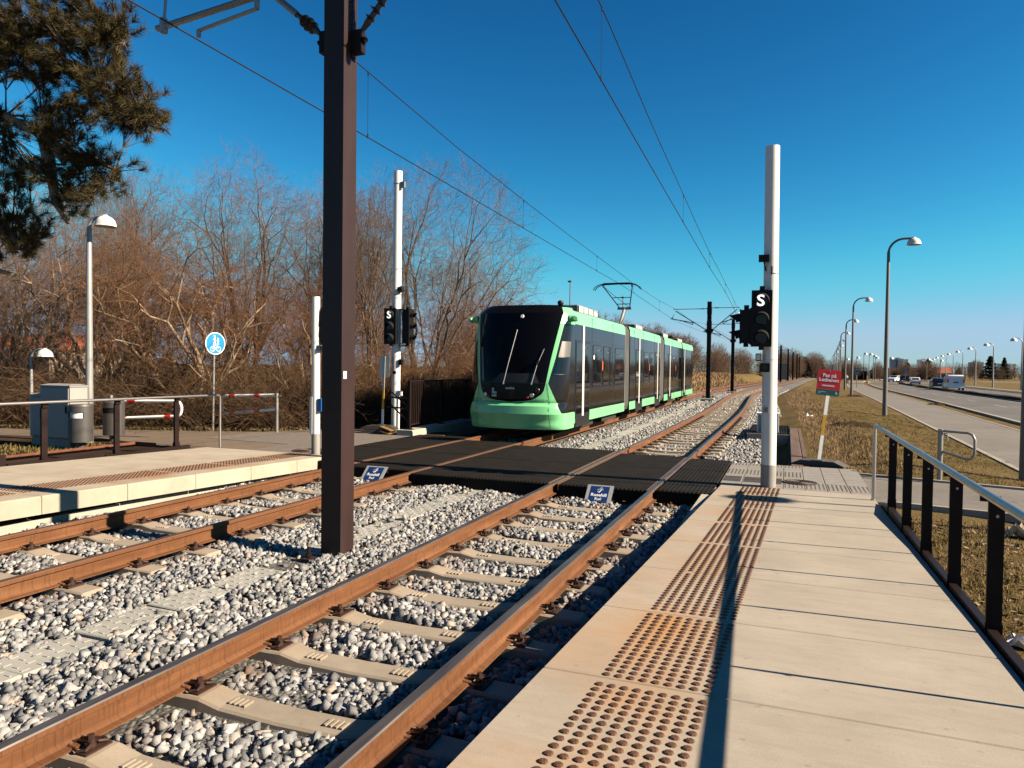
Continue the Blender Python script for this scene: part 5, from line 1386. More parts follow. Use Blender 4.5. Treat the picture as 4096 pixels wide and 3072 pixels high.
P_ = cloud(5, 650, (0, 0, 5.2), 1.5, 1.5, 3.4, 1.6); t5, b5 = [P_], [((0, 0, -.3), 0)]
P_ = cloud(6, 520, (0, 0, 4.0), 2.4, 2.4, 3.1, .8); t6, b6 = stems(6, P_, [((0, 0, -.3), (-.8, 0, 4)), ((.1, 0, -.3), (1.0, 0, 4.4))])
SP = {
 'fan': tree_mesh(11, t1, b1, .06, .0030, .53, 5, (.32, .6), M['bark'], M['twigp']),
 'fan2': tree_mesh(23, t2, b2, .06, .0030, .54, 5, (.35, .65), M['bark'], M['twigp']),
 'gnarl': tree_mesh(5, t3, b3, .17, .0032, .53, 5, (.22, .42), M['barkl'], M['twigr'], bend=.0),
 'gnarl2': tree_mesh(9, t4, b4, .17, .0032, .55, 5, (.22, .42), M['barkl'], M['twig'], bend=.0),
 'slim': tree_mesh(31, t5, b5, .07, .0034, .46, 5, (.25, .45), M['bark'], M['twig'], f0=.30),
 'far': tree_mesh(41, t6, b6, .08, .0085, .46, 5, (.35, .6), M['bark'], M['twig']),
}
for k_, (a, c) in SP.items():
    for o in (a, c): COL.objects.unlink(o)
LAB = {'fan': 'bare tree with a broad fan of fine branches', 'fan2': 'tall bare tree with upright branches', 'gnarl': 'russet thorny tree with dense gnarled twigs', 'gnarl2': 'gnarled tree with pale forked trunks', 'slim': 'slim young bare tree', 'far': 'bare tree'}
def tree(sp, x, y, sc, rz, label, group=None, z=None, sz=None):
    t = thing('bare_tree', label, 'tree', (x, y, float(gz(x, y)) if z is None else z), group); t.rotation_euler = (0, 0, rz); t.scale = (sc, sc, sc*(sz or 1))
    for o in SP[sp]:
        c = o.copy(); COL.objects.link(c); c.parent = t
    return t
tree('fan', -13.9, 25.4, 1.08, 0, 'bare tree with a wide fan crown between the left signal pole and the tram')
tree('fan2', -25.2, 28, 1.16, .4, 'tall bare tree whose open crown tops the wood left of the mast')
tree('fan2', -30.5, 26, 1.16, 2.2, 'bare tree with greyish upright twigs between the pine and the tallest crown')
tree('fan', -32, 21.5, 1.2, 1.2, 'bare tree rising behind the hanging pine branches')
tree('fan2', -19.6, 27.5, .95, 3.0, 'bare tree showing just beside the dark mast, above the blue sign')
tree('gnarl', -16.7, 16.2, 1.02, .3, 'russet gnarled tree with a pale trunk between the bins and the blue sign')
tree('gnarl2', -20.4, 16.1, 1.05, 0, 'forked pale trunked tree behind the bell lamp by the bins')
tree('gnarl', -14.9, 19.8, .82, 2.0, 'smaller russet gnarled tree behind the looped barrier')
tree('gnarl2', -24, 15.2, 1.05, 1.5, 'gnarled tree with crossing limbs behind the cabinets')
for x, y, s, r_ in ((-13.0, 20.6, .95, .3), (-13.9, 22.0, 1.0, 1.8), (-15.8, 22.5, 1.05, 4.0), (-23.5, 20.2, 1.1, 2.2), (-29, 17.8, 1.05, 4.4), (-26.2, 22, 1.1, 1.4)):
    tree('slim', x, y, s, r_, 'slim bare trunk in the thicket left of the tracks', 'slim trees in the thicket')
rt = random.Random(12)
for k in range(8):
    x = -46+k*4.4+rt.uniform(-.8, .8); y = 33+rt.uniform(0, 9)-.12*(x+28)
    tree(rt.choice(['fan2', 'fan', 'far']), x, y, rt.uniform(.78, .98), rt.uniform(0, 6), 'bare tree in the deep background of the wood', 'background trees of the wood', z=-.5)
for x, y, s, r_, sz in ((-11.2, 24.6, .55, .3, .9), (-12.2, 28.5, .7, 2.1, .9), (-11, 31, .65, 4.1, .85), (-12.3, 34, .7, 5.0, .9), (-11.5, 38, .7, 1.0, .9), (-12.2, 20.2, .5, 3.3, .9)):
    tree('gnarl', x, y, s, r_, 'russet scrubby bush behind the black bar fence', 'scrub behind the fence', sz=sz)
# far wood beyond the dry bank
for k in range(92):
    u_ = k/91; y = 56+u_*66+rt.uniform(-2, 2); x = np.interp(y, _g, _dl)-19.5-rt.uniform(0, 10)+u_*2.5
    tree('far', x, y, rt.uniform(1.1, 1.45), rt.uniform(0, 6), 'bare tree of the wood above the dry grass bank', 'trees of the wood above the bank', sz=.68)
for k in range(50):
    u_ = k/49; y = 140+u_*140; x = -16+u_*30+rt.uniform(-8, 5)
    tree('far', x, y, rt.uniform(.8, 1.25), rt.uniform(0, 6), 'bare tree where the curving track meets the horizon', 'trees beyond the track curve', z=-.6)
for k in range(55):
    d_ = rt.uniform(250, 330); f_ = rt.uniform(.055, .17)
    tree('far', d_*f_, d_, rt.uniform(.55, .95), rt.uniform(0, 6), 'bare tree in the dark clump round the underpass', 'trees round the underpass', z=-.9)
for k in range(60):
    d_ = rt.uniform(300, 400); f_ = .15+k/59*.16+rt.uniform(-.004, .004)
    tree('far', d_*f_, d_, rt.choice([.45, .5, .6, .7, 1.0])*rt.uniform(.9, 1.15), rt.uniform(0, 6), 'bare tree on the skyline across the dry field', 'trees across the dry field', z=-.9)
# conifers
def conifer_mesh(seed, h, rad, n):
    rg = np.random.default_rng(seed); t = rg.uniform(.06, 1, n)**.8; a = rg.uniform(0, 2*PI, n)
    rr_ = rad*(1-t)*(.45+.55*rg.uniform(size=n)**.4)*(1+.25*np.sin(t*46)); z = t*h
    c = np.stack([rr_*np.cos(a), rr_*np.sin(a), z-.25*rr_], -1)
    o = np.stack([np.cos(a), np.sin(a), -.5+0*a], -1); sd_ = np.stack([-np.sin(a), np.cos(a), rg.uniform(-.4, .4, n)], -1)
    L = rg.uniform(.25, .55, n)[:, None]*h/9; W = L*.45
    V = np.stack([c-sd_*W, c+sd_*W, c+o*L+sd_*W*.3, c+o*L-sd_*W*.3], 1).reshape(-1, 3)
    return V, np.arange(4*n).reshape(-1, 4)
CV, CF = conifer_mesh(3, 9, 2.6, 2600)
def conifer(x, y, sc, z, label, group=None, wide=1.0):
    t = thing('conifer', label, 'tree', (x, y, z), group); o = np_mesh('crown', CV, CF, M['conif']) if 'c' not in CONM else CONM['c'].copy()
    if 'c' in CONM: COL.objects.link(o)
    CONM.setdefault('c', o); o.parent = t; b = MB(); b.cyl(0, 0, -.5, 7, .16, 7, r1=.05); q = b.build('trunk', M['bark']); q.parent = t
    t.scale = (sc*wide, sc*wide, sc)
CONM = {}
conifer(83, 345, 1.05, -.9, 'pointed dark fir standing alone on the skyline across the field')
conifer(77, 340, 1.1, -.9, 'broad dark fir beside a pointed fir across the field', None, 1.5)
conifer(64, 330, .55, -.9, 'low dark evergreen in front of the third tower block', None, 1.5)
conifer(46, 330, .75, -.9, 'dark evergreen between the first and second tower blocks', None, 1.7)
conifer(55.5, 345, .95, -.9, 'dark evergreen behind the red roofed house', None, 1.4)
for x, y, s in ((-12.9, 86, .55), (-12.0, 92, .62), (-13.6, 80, .5)): conifer(x-2, y, s, .5, 'dark pine among bare trees above the dry bank', 'pines above the bank', 1.3)
conifer(5, 235, .75, -.6, 'dark evergreen above the far end of the track', None, 1.5)
conifer(10, 245, .6, -.6, 'low dark evergreen near the receding lamps', None, 1.6)

# ------------------------------------------------------------------ pine over the far platform
pt = thing('pine_tree', 'pine hanging dark olive branches in from the upper corner', 'tree', (-15.2, 6.2, -.1))
LIMBS = [[(-15.2, 6.2, -.3), (-15.1, 6.3, 2.5), (-14.9, 6.5, 5), (-14.6, 6.6, 7.4), (-14.4, 6.7, 9)],
 [(-14.9, 6.5, 4.6), (-13.3, 6.8, 5.6), (-11.6, 7.0, 5.75), (-10.7, 7.05, 5.35), (-9.95, 7.1, 4.95), (-9.55, 7.1, 4.55)],
 [(-9.95, 7.1, 4.95), (-9.55, 7.15, 4.7), (-9.1, 7.2, 4.6), (-8.75, 7.25, 4.45)], [(-9.95, 7.1, 4.95), (-9.75, 7.05, 4.4), (-9.6, 7.0, 4.0), (-9.35, 7.0, 3.7)],
 [(-14.7, 6.6, 6.4), (-12.2, 6.9, 6.7), (-10.2, 7.0, 6.2), (-9.0, 7.1, 5.6), (-8.2, 7.1, 5.2), (-7.9, 7.1, 5.0)], [(-11.4, 7.0, 6.55), (-9.9, 7.2, 6.5), (-8.8, 7.3, 6.3)],
 [(-15, 6.4, 3.6), (-13, 6.8, 4.1), (-11.3, 7.0, 3.9), (-10.5, 7.0, 3.6), (-10.1, 7.0, 3.35)], [(-15, 6.4, 3.0), (-12.8, 6.6, 3.3), (-11.2, 6.8, 3.2), (-10.3, 6.9, 3.0)]]
b = MB()
for k, L_ in enumerate(LIMBS):
    n = len(L_); b.tube(L_, [(.22 if k == 0 else .095)*(1-.7*i/(n-1)) for i in range(n)], 9)
b.build('trunk', M['barkl'], pt, True)
PINE = [(-10, 6.86, 6.73), (-9.46, 6.86, 6.54), (-10.54, 6.81, 6.19), (-7.74, 6.8, 5.03), (-8.21, 6.81, 6.18), (-8.8, 6.71, 6.13), (-8.3, 7.04, 5.17), (-9.63, 6.78, 5.6), (-8.19, 6.71, 4.95), (-8.98, 7.02, 5.52), (-9.46, 7.14, 6.62), (-9.1, 6.79, 6.58), (-9.52, 7.19, 6.17), (-9.2, 7.18, 6.09), (-10.12, 6.76, 6.3), (-9.87, 6.87, 5.85), (-8.61, 6.8, 6.14), (-10.41, 6.73, 6.49), (-8.05, 6.68, 5.37), (-10.39, 7.13, 6.45), (-10.25, 6.89, 6.07), (-8.24, 7.18, 4.92), (-10.96, 6.98, 6.56), (-9.14, 7.19, 5.3), (-10.26, 7.18, 6.75), (-9.42, 6.68, 6.73), (-8.67, 6.96, 6.47), (-11.22, 7.19, 6.26), (-10.81, 7.13, 6.09), (-9.64, 6.62, 5.96), (-8.3, 7.05, 5.77), (-10.73, 7.13, 7.1), (-7.85, 6.85, 5.34), (-8.03, 6.72, 5.14), (-8.67, 6.86, 5.61), (-10.45, 7.13, 7.15), (-8.99, 6.7, 5.68), (-10.45, 6.67, 6.86), (-8.2, 6.81, 5.61), (-8.59, 7.19, 6.24), (-9.86, 6.63, 6.51), (-10.69, 6.95, 6.81), (-9.2, 7.12, 6.22), (-10.07, 7.13, 6.47), (-8.76, 7.02, 5.34), (-9.62, 7, 5.74), (-7.52, 6.81, 4.83), (-9.28, 6.74, 5.98), (-9.33, 6.81, 6.77), (-8.76, 7.07, 5.62), (-7.96, 6.77, 4.88), (-7.85, 7.05, 5.08), (-8.82, 6.66, 6.63), (-10.07, 7.16, 6.16), (-9.36, 7.16, 5.88), (-10.12, 6.9, 6.5), (-8.72, 6.74, 6.28), (-9.43, 6.84, 6.35), (-10.44, 6.6, 6.17), (-8.46, 6.86, 5.85), (-8.15, 6.87, 6.32), (-8.05, 7.18, 5.41), (-9.36, 7.15, 6.83), (-9.63, 6.77, 6.67), (-8.62, 6.94, 6.08), (-9.27, 7.05, 5.66), (-10.46, 6.64, 6.68), (-8.75, 7.07, 6.35), (-10.27, 6.94, 5.85), (-8.45, 7.04, 5.9), (-7.85, 6.67, 5.27), (-8.7, 7.04, 5.78), (-7.9, 6.96, 4.96), (-9.51, 6.9, 6.24), (-8.23, 7.09, 5.33), (-9.11, 6.64, 5.74), (-8.65, 6.72, 5.22), (-9.05, 6.71, 6.18), (-10.79, 7.13, 6.75), (-9.87, 7.04, 5.88), (-8.28, 6.78, 5.28), (-8.67, 7.16, 6.65), (-8.81, 6.85, 6.7), (-10.26, 6.71, 6.26), (-9.68, 6.8, 6.09), (-10.2, 6.76, 6.16), (-8.19, 6.83, 4.85), (-9.07, 7.68, 5.47), (-9.49, 7.82, 5.52), (-11.8, 7.57, 7.05), (-11.51, 7.89, 6.94), (-11.31, 7.58, 6.54), (-8.61, 7.46, 5.04), (-10.27, 7.25, 7.21), (-9.07, 7.28, 6.63), (-11.25, 7.23, 6.29), (-10.56, 7.89, 6.36), (-9.14, 7.65, 6.56), (-11.51, 7.45, 7.19), (-9.65, 7.41, 6.42), (-10.47, 7.58, 6.11), (-8.63, 7.83, 5.27), (-8.73, 7.88, 5.48), (-9.95, 7.66, 6.13), (-10.61, 7.7, 6.97), (-9.28, 7.47, 6.62), (-11.31, 7.66, 6.32), (-8.79, 7.26, 6.08), (-9.14, 7.84, 5.88), (-9.59, 7.76, 6.23), (-9.99, 7.25, 6.43), (-10.18, 7.39, 6.19), (-11.68, 7.74, 7.15), (-10.78, 7.72, 6.28), (-10.05, 7.76, 7.32), (-11.38, 7.42, 6.75), (-10.52, 7.33, 6.48), (-8.46, 6.9, 4.23), (-8.34, 7.05, 4.43), (-8.89, 7.17, 4.53), (-9.55, 7.03, 5.12), (-8.43, 6.7, 4.03), (-9.43, 7.09, 5.29), (-9.21, 6.67, 4.68), (-9.09, 6.88, 4.29), (-9.15, 6.64, 4.83), (-8.87, 6.91, 4.57), (-9.54, 7.08, 4.79), (-9.42, 7.02, 3.97), (-8.8, 7.04, 4.67), (-9.82, 6.94, 5.02), (-9.02, 6.79, 4.89), (-9.19, 6.81, 4.18), (-8.62, 6.68, 3.88), (-9, 6.64, 5.21), (-9.35, 7.07, 4.15), (-8.94, 6.89, 5.12), (-9.54, 6.92, 4.49), (-9.47, 6.72, 5.23), (-9.19, 6.94, 4.56), (-9.86, 7.16, 4.38), (-9.86, 6.99, 5.22), (-8.54, 7, 4.09), (-9.09, 7.05, 4.19), (-9.16, 6.84, 4.4), (-9.55, 6.79, 4.35), (-9.19, 6.7, 5.11), (-9.07, 7.36, 4.45), (-10.75, 7.56, 4.81), (-10.44, 7.79, 5.7), (-9.91, 7.22, 5.12), (-10.12, 7.84, 4.97), (-9.8, 7.24, 4.86), (-9.88, 7.39, 4.11), (-10.3, 7.33, 5.19), (-10.09, 7.68, 4.34), (-9.72, 7.53, 5.44), (-9.95, 7.28, 5.44), (-10.41, 7.18, 4.43), (-10.37, 6.69, 4.35), (-10.44, 7.02, 4.51), (-10.48, 7.18, 4.66), (-10.24, 6.86, 4.28), (-10.7, 6.76, 4.45), (-10.71, 6.94, 4.72), (-11.39, 7.68, 4.73), (-11.31, 7.71, 4.87), (-12.13, 7.62, 4.99), (-12.24, 7.78, 4.8), (-11.1, 7.4, 4.88), (-10.79, 6.84, 3.95), (-10.76, 6.98, 4.16), (-9.82, 6.81, 3.41), (-10.51, 7.09, 3.55), (-10.23, 7.04, 4), (-10.53, 6.76, 3.8), (-10.37, 6.98, 3.83), (-10.47, 7.01, 4.13), (-9.83, 6.86, 3.7), (-10.19, 6.71, 3.53), (-10.03, 6.82, 3.63), (-9.98, 7.09, 3.54), (-10.98, 7.19, 3.82), (-10.42, 6.69, 3.3), (-9.82, 7.01, 3.7), (-9.95, 6.75, 3.3), (-10.7, 6.76, 3.21), (-10.99, 7.23, 3.85), (-10.95, 7.06, 5.22), (-11.22, 7.11, 5.06), (-10.76, 7.17, 5.33), (-11.13, 7.1, 5.43), (-10.44, 6.86, 4.97), (-10.74, 7.01, 5.35), (-11.99, 7.83, 5.78)]
rp = np.random.default_rng(8)
sprig = []; NV = []; NF = []
ends = [np.array(q) for L_ in LIMBS[1:] for q in L_[1:]]
for (x, y, z) in PINE:
    c = np.array((x, y, z)); e = min(ends, key=lambda q: np.linalg.norm(q-c)+.6*max(0, q[0]-c[0]))
    m_ = (c+e)/2+rp.normal(0, .07, 3); m_[2] -= .03
    sprig += [(*e, *m_, .016, .011), (*m_, *c, .011, .006)]
    for k in range(7):
        o = c+rp.normal(0, 1, 3)*(.085, .14, .075); sprig.append((*m_, *o, .006, .004))
        ax = o-m_; ax[2] += .10; ax /= np.linalg.norm(ax)
        n = 74; t = rp.uniform(0, 1, n)
        d = rp.normal(size=(n, 3)); d -= (d@ax)[:, None]*ax; d /= np.linalg.norm(d, axis=1)[:, None]
        d = d*rp.uniform(.5, 1.0, n)[:, None]+ax*rp.uniform(.25, 1.0, n)[:, None]; d /= np.linalg.norm(d, axis=1)[:, None]
        b0 = o-ax*.12*t[:, None]; L = rp.uniform(.10, .16, n)[:, None]; w = np.cross(d, rp.normal(size=(n, 3))); w /= np.linalg.norm(w, axis=1)[:, None]
        NV.append(np.stack([b0-w*.0034, b0+w*.0034, b0+d*L], 1).reshape(-1, 3))
NV = np.concatenate(NV)
np_mesh('crown', NV, np.arange(len(NV)).reshape(-1, 3), M['needle'], pt)
V_, F_ = tubes_np(sprig, 4); np_mesh('twig', V_, F_, M['bark'], pt)

# ------------------------------------------------------------------ undergrowth, grass and leaves
def edge_y(x): return np.interp(x, [-34, -19.5, -13.1, -11.2, -9.9], [8.4, 12.95, 15.35, 18.0, 18.6])
ru = np.random.default_rng(21)
def sticks(n, x0, x1, depth, hlo, hhi, rad, seed):
    rg = np.random.default_rng(seed); x = rg.uniform(x0, x1, n); y = edge_y(x)+.25+depth*rg.uniform(size=n)**1.5; z = gz(x, y)
    h = rg.uniform(hlo, hhi, n); a = rg.uniform(0, 2*PI, n); ln = rg.uniform(.1, .9, n)
    p = np.stack([x, y, z-.05], -1); d = np.stack([np.cos(a)*ln, np.sin(a)*ln, np.ones(n)], -1); S = []
    r = rg.uniform(rad*.6, rad*1.3, n)
    for k in range(4):
        d = d+rg.normal(0, .22, (n, 3)); d[:, 2] -= .16*k; dd = d/np.linalg.norm(d, axis=1)[:, None]
        q = p+dd*(h/4)[:, None]; S.append(np.column_stack([p, q, r*(1-.2*k), r*(1-.2*(k+1))])); p = q
        m_ = rg.uniform(size=n) < .8; t = dd+rg.normal(0, .6, (n, 3)); t /= np.linalg.norm(t, axis=1)[:, None]
        S.append(np.column_stack([p, p+t*(h*.28)[:, None], r*.5, r*.3])[m_])
    return np.concatenate(S)
S_ = np.concatenate([sticks(7000, -34, -9.9, 2.5, .4, 1.5, .0042, 1), sticks(5000, -34, -10, 7, .8, 1.9, .005, 2), sticks(3600, -14, -9.95, 14, .5, 2.0, .006, 3), sticks(6000, -34, -10, 12, 1.0, 2.4, .007, 4), sticks(9000, -44, -10.6, 22, 1.3, 2.9, .012, 5)])
V_, F_ = tubes_np(S_, 3); stuff(np_mesh('undergrowth', V_, F_, M['bramble']), 'tangled brown bramble and scrub under the bare trees', 'undergrowth')
def blades(name, x, y, h, w, m, label, seed, z=None, lean=.5):
    rg = np.random.default_rng(seed); n = len(x); z = gz(x, y)-.01 if z is None else z
    a = rg.uniform(0, 2*PI, n); l = rg.uniform(.05, lean, n)*h; b0 = np.stack([x, y, z], -1); s = np.stack([np.cos(a), np.sin(a), 0*a], -1)*w[:, None]
    b_ = rg.uniform(0, 2*PI, n); t1 = b0+np.stack([np.cos(b_)*l*.4, np.sin(b_)*l*.4, h*.6], -1); t2 = b0+np.stack([np.cos(b_)*l, np.sin(b_)*l, h], -1)
    V = np.stack([b0-s, b0+s, t1+s*.7, t2, t1-s*.7], 1).reshape(-1, 3); i = 5*np.arange(n)
    F = np.concatenate([np.stack([i, i+1, i+2, i+4], -1)]); T = np.stack([i+4, i+2, i+3, i+3], -1)
    me = np_mesh(name, V, F, m); 
    V3 = V; o2 = None
    return stuff(me, label, 'grass')
n = 60000; x = ru.uniform(1.27, 5.0, n); y = 2+ru.uniform(0, 1, n)**1.6*70
k_ = ~((y > 10.6) & (y < 14.3)) & (x < 4.9+np.where(y > 18, .037*(y-30), 0)+.2); x, y = x[k_], y[k_]
den = np.sin(x*2.1+y*.7)*np.sin(y*1.3-x)+ru.normal(0, .6, len(x)) > -.35; x, y = x[den], y[den]
blades('turf', x, y, ru.uniform(.025, .075, len(x)), ru.uniform(.003, .007, len(x)), M['greenblade'], 'short olive turf between the platform handrail and the footpath', 31, lean=1.5)
n = 9000; x = ru.uniform(1.3, 4.6, n); y = 2.0+ru.uniform(0, 1, n)*9; k_ = (y < 10.5); x, y = x[k_], y[k_]
tc_ = ru.uniform(0, 1, (900, 2))*np.array((3.5, 36))+np.array((1.35, 2.2)); tc_ = tc_[~((tc_[:, 1] > 10.4) & (tc_[:, 1] < 14.5))]
q_ = np.repeat(tc_, 26, 0)+ru.normal(0, .045, (len(tc_)*26, 2)); hh_ = np.repeat(ru.uniform(.04, .14, len(tc_)), 26)*ru.uniform(.5, 1.1, len(q_))
blades('grass_tufts', q_[:, 0], q_[:, 1], hh_, ru.uniform(.0018, .004, len(q_)), M['greenblade'], 'scattered olive grass tufts standing above the turf by the footpath', 38, lean=1.0)
blades('dead_grass', x, y, ru.uniform(.03, .10, len(x)), ru.uniform(.002, .005, len(x)), M['dryblade'], 'matted dead grass below the near handrail', 32, lean=2.2)
n = 34000; y = 14.6+ru.uniform(0, 1, n)**1.4*60; x = np.interp(y, _g, _dr)+ru.uniform(.45, 2.2, n)+.1*(y < 24)
cl_ = np.sin(x*3+y*.9)*np.sin(y*.8)+ru.normal(0, .9, n) > .0
x, y = x[cl_], y[cl_]
blades('dry_grass', x, y, ru.uniform(.03, .20, len(x))*np.where(y < 17, .6, 1), ru.uniform(.0018, .004, len(x))*(1+y/40), M['dryblade'], 'pale dry grass beside the timber edged drain and ballast', 33, lean=.9)
n = 22000; y = 44+ru.uniform(0, 1, n)*78; x = np.interp(y, _g, _dl)-8.0-ru.uniform(0, 1, n)**.8*13
blades('bank_grass', x, y, ru.uniform(.3, .75, n), ru.uniform(.014, .035, n), M['dryblade'], 'tall dry grass on the bank below the far wood', 35, lean=.7)
n = 5000; x = ru.uniform(-24, -12.5, n); y = edge_y(x)+ru.uniform(-.15, .8, n)
blades('path_edge_grass', x, y, ru.uniform(.06, .22, n), ru.uniform(.004, .008, n), M['greenblade'], 'rough grass along the far edge of the footway', 36, lean=1.2)
n = 2600; x = ru.uniform(-15.6, -13.2, n); y = ru.uniform(7.5, 11.3, n)
blades('weed_patch', x, y, ru.uniform(.03, .12, n), ru.uniform(.004, .009, n), M['greenblade'], 'weedy grass round the cabinets and litter bins', 37, lean=1.4)
def leaves(name, x, y, z, s, label, seed):
    rg = np.random.default_rng(seed); n = len(x); c = np.stack([x, y, z], -1); u = rg.normal(size=(n, 3)); u[:, 2] *= .35; u /= np.linalg.norm(u, axis=1)[:, None]
    v = np.cross(u, np.stack([rg.normal(0, .4, n), rg.normal(0, .4, n), np.ones(n)], -1)); v /= np.linalg.norm(v, axis=1)[:, None]
    V = np.stack([c-u*s[:, None], c-v*s[:, None]*.6, c+u*s[:, None], c+v*s[:, None]*.6], 1).reshape(-1, 3)
    return stuff(np_mesh(name, V, np.arange(4*n).reshape(-1, 4), M['leaf']), label, 'leaves')
n = 1500; x = ru.uniform(1.3, 4.2, n); y = 2.5+ru.uniform(0, 1, n)*8; leaves('fallen_leaves', x, y, gz(x, y)+ru.uniform(.0, .05, n), ru.uniform(.012, .04, n), 'dead leaves in the grass below the near handrail', 41)
n = 9000; x = ru.uniform(-26, -10, n); y = edge_y(x)+ru.uniform(0, 1, n)**1.5*5; leaves('fallen_leaves', x, y, gz(x, y)+ru.uniform(.01, .08, n), ru.uniform(.03, .07, n), 'brown fallen leaves under the thicket left of the tracks', 42)
n = 260; x = np.concatenate([ru.uniform(-8.15, -7.6, 120), ru.uniform(-1.75, -1.0, 80), ru.uniform(-3.3, -1.2, 60)]); y = np.concatenate([ru.uniform(3, 11, 120), ru.uniform(8.5, 10.5, 80), ru.uniform(9.8, 10.4, 60)])
leaves('fallen_leaves', x, y, -.2+ru.uniform(0, .05, n), ru.uniform(.018, .04, n), 'curled dead leaves caught beside the rails before the crossing', 43)
# soil heaps beside the path
for x, y, s, lab in ((5.3, 66, .6, 'dark soil heap at the foot of the second curved lamp'), (9.0, 52, .55, 'low dark soil heap on the verge by the road'), (2.1, 27, .55, 'small dark soil heap in the dry grass beyond the leaning sign')):
    b = MB(); rg = random.Random(int(x*10)); n_ = 9; vs = []
    for j in range(n_):
        for i in range(n_):
            u_, v_ = i/(n_-1)*2-1, j/(n_-1)*2-1; hh = max(0, 1-u_*u_-v_*v_)*.33*s; vs.append((x+u_*s*1.4, y+v_*s, float(gz(x, y))-.03+hh*rg.uniform(.5, 1.3)))
    b.add(vs, [(j*n_+i, j*n_+i+1, (j+1)*n_+i+1, (j+1)*n_+i) for j in range(n_-1) for i in range(n_-1)]); tag(b.build('soil_heap', M['litter']), lab, 'soil')
# clipped strip between the carriageways
b = MB(); vs = []; rg = random.Random(3)
for y in yl:
    for x, z in ((rm(y)+.15, .0), (rm(y)+.3, .24), (rn(y)-.3, .26), (rn(y)-.15, .0)): vs.append((x+rg.uniform(-.05, .05), y, zr(0, y)+z+rg.uniform(-.06, .06)*(z > 0)))
b.add(vs, [(j*4+k, j*4+k+1, (j+1)*4+k+1, (j+1)*4+k) for j in range(len(yl)-1) for k in range(3)]); o = b.build('median_planting', M['litter']); tag(o, 'dark planted strip dividing the two carriageways', 'planting', kind='stuff')
b = MB(); b.plate([(34, 118), (130, 100), (150, 300), (62, 300)], (0, 0, -.86), (1, 0, 0), (0, 1, 0), .02); struct(b.build('dry_field', earth('dry_field', (.20, .135, .07), (.27, .19, .105), (.34, .25, .15), .12)))

# ------------------------------------------------------------------ vehicles
def vehicle(x, y, hd, kind, paint, label):
    z = zr(0, y)-.03; van = kind == 'van'; L, W, H = (4.9, 1.92, 1.95) if van else (4.35, 1.8, 1.48)
    t = thing('van' if van else 'car', label, 'van' if van else 'car', (0, 0, 0)); b = MB()
    if van: pr = [(0, .42), (.04, .95), (.10, 1.15), (.16, 1.80), (.30, 1.93), (3.2, 1.95), (3.9, 1.35), (4.75, 1.02), (4.9, .55), (4.9, .32), (0, .30)]
    else: pr = [(0, .38), (.02, .70), (.12, .98), (.55, 1.38), (.95, 1.46), (2.2, 1.48), (3.1, 1.02), (4.15, .82), (4.35, .55), (4.33, .28), (0, .26)]
    k = len(pr); beltz = 1.0 if not van else 1.12
    for sx, sh_ in ((-1, 0), (-1, 1), (1, 1), (1, 0)):
        for (p, q) in pr:
            tw = .14*max(0, (q-beltz)/(H-beltz)) if q > beltz else 0
            hw = W/2-tw-(0 if sh_ == 0 else .06); b.v.append((sx*hw, p, q if sh_ == 0 else q+(.02 if q > beltz else 0)))
    for a in range(3):
        for i in range(k): j = (i+1) % k; b.f.append((a*k+i, a*k+j, (a+1)*k+j, (a+1)*k+i)); b.m.append(0)
    b.f.append(tuple(range(k-1, -1, -1))); b.m.append(0); b.f.append(tuple(3*k+i for i in range(k))); b.m.append(0)
    body = b.build('body', paint, t, 40)
    b = MB(); g = .012
    if van:
        b.add([(-.72, .098-g, 1.22), (.72, .098-g, 1.22), (.66, .15-g, 1.72), (-.66, .15-g, 1.72)], [(0, 1, 2, 3)]) if 'black van' in label else None
        b.add([(-.8, 3.25, 1.93), (.8, 3.25, 1.93), (.86, 3.92, 1.36), (-.86, 3.92, 1.36)], [(0, 1, 2, 3)])
    else: b.add([(-.68, .14-g, 1.02), (.68, .14-g, 1.02), (.60, .52-g, 1.37), (-.60, .52-g, 1.37)], [(0, 1, 2, 3)]); b.add([(-.66, 2.28, 1.47), (.66, 2.28, 1.47), (.78, 3.08, 1.05), (-.78, 3.08, 1.05)], [(0, 1, 2, 3)])
    for s in (-1, 1):
        if van: P4 = [(2.9, 1.2), (3.85, 1.2), (3.3, 1.8), (2.9, 1.82)]
        else: P4 = [(.75, 1.04), (2.95, 1.02), (2.2, 1.38), (1.0, 1.36)]
        q = [(s*(W/2-.14*max(0, (zz-beltz)/(H-beltz))+.012), p, zz) for p, zz in P4]; b.add(q, [(0, 1, 2, 3) if s > 0 else (3, 2, 1, 0)])
    b.build('window', M['glassd'], t)
    for s in (-1, 1):
        for p in (.85, L-.95):
            b = MB(); b.tube([(s*(W/2-.2), p, .32), (s*(W/2+.01), p, .32)], .32, 18); wq = b.build('wheel', M['matblack'], t); b = MB(); b.tube([(s*(W/2), p, .32), (s*(W/2+.02), p, .32)], .19, 14); b.build('rim', M['galv'], wq)
        b = MB(); b.box(s*(W/2-.1)-.09, s*(W/2-.1)+.09, -.03, .04, .74 if not van else 1.0, .9 if not van else 1.45, bev=.02); b.build('tail_light', M['red'], t)
        b = MB(); b.box(s*(W/2+.1)-.09, s*(W/2+.1)+.09, L*.62, L*.62+.08, 1.0, 1.16, bev=.02); b.build('mirror', M['black'], t)
    b = MB(); b.box(-.26, .26, -.015, .012, .62 if not van else .95, .74 if not van else 1.07); b.build('number_plate', M['papw'] if not van else M['black'], t)
    b = MB(); b.box(-W/2+.03, W/2-.03, -.05, .1, .28, .44, bev=.03); b.build('bumper', M['black'] if not van else paint, t)
    t.location = (x, y, z); t.rotation_euler = (0, 0, hd)
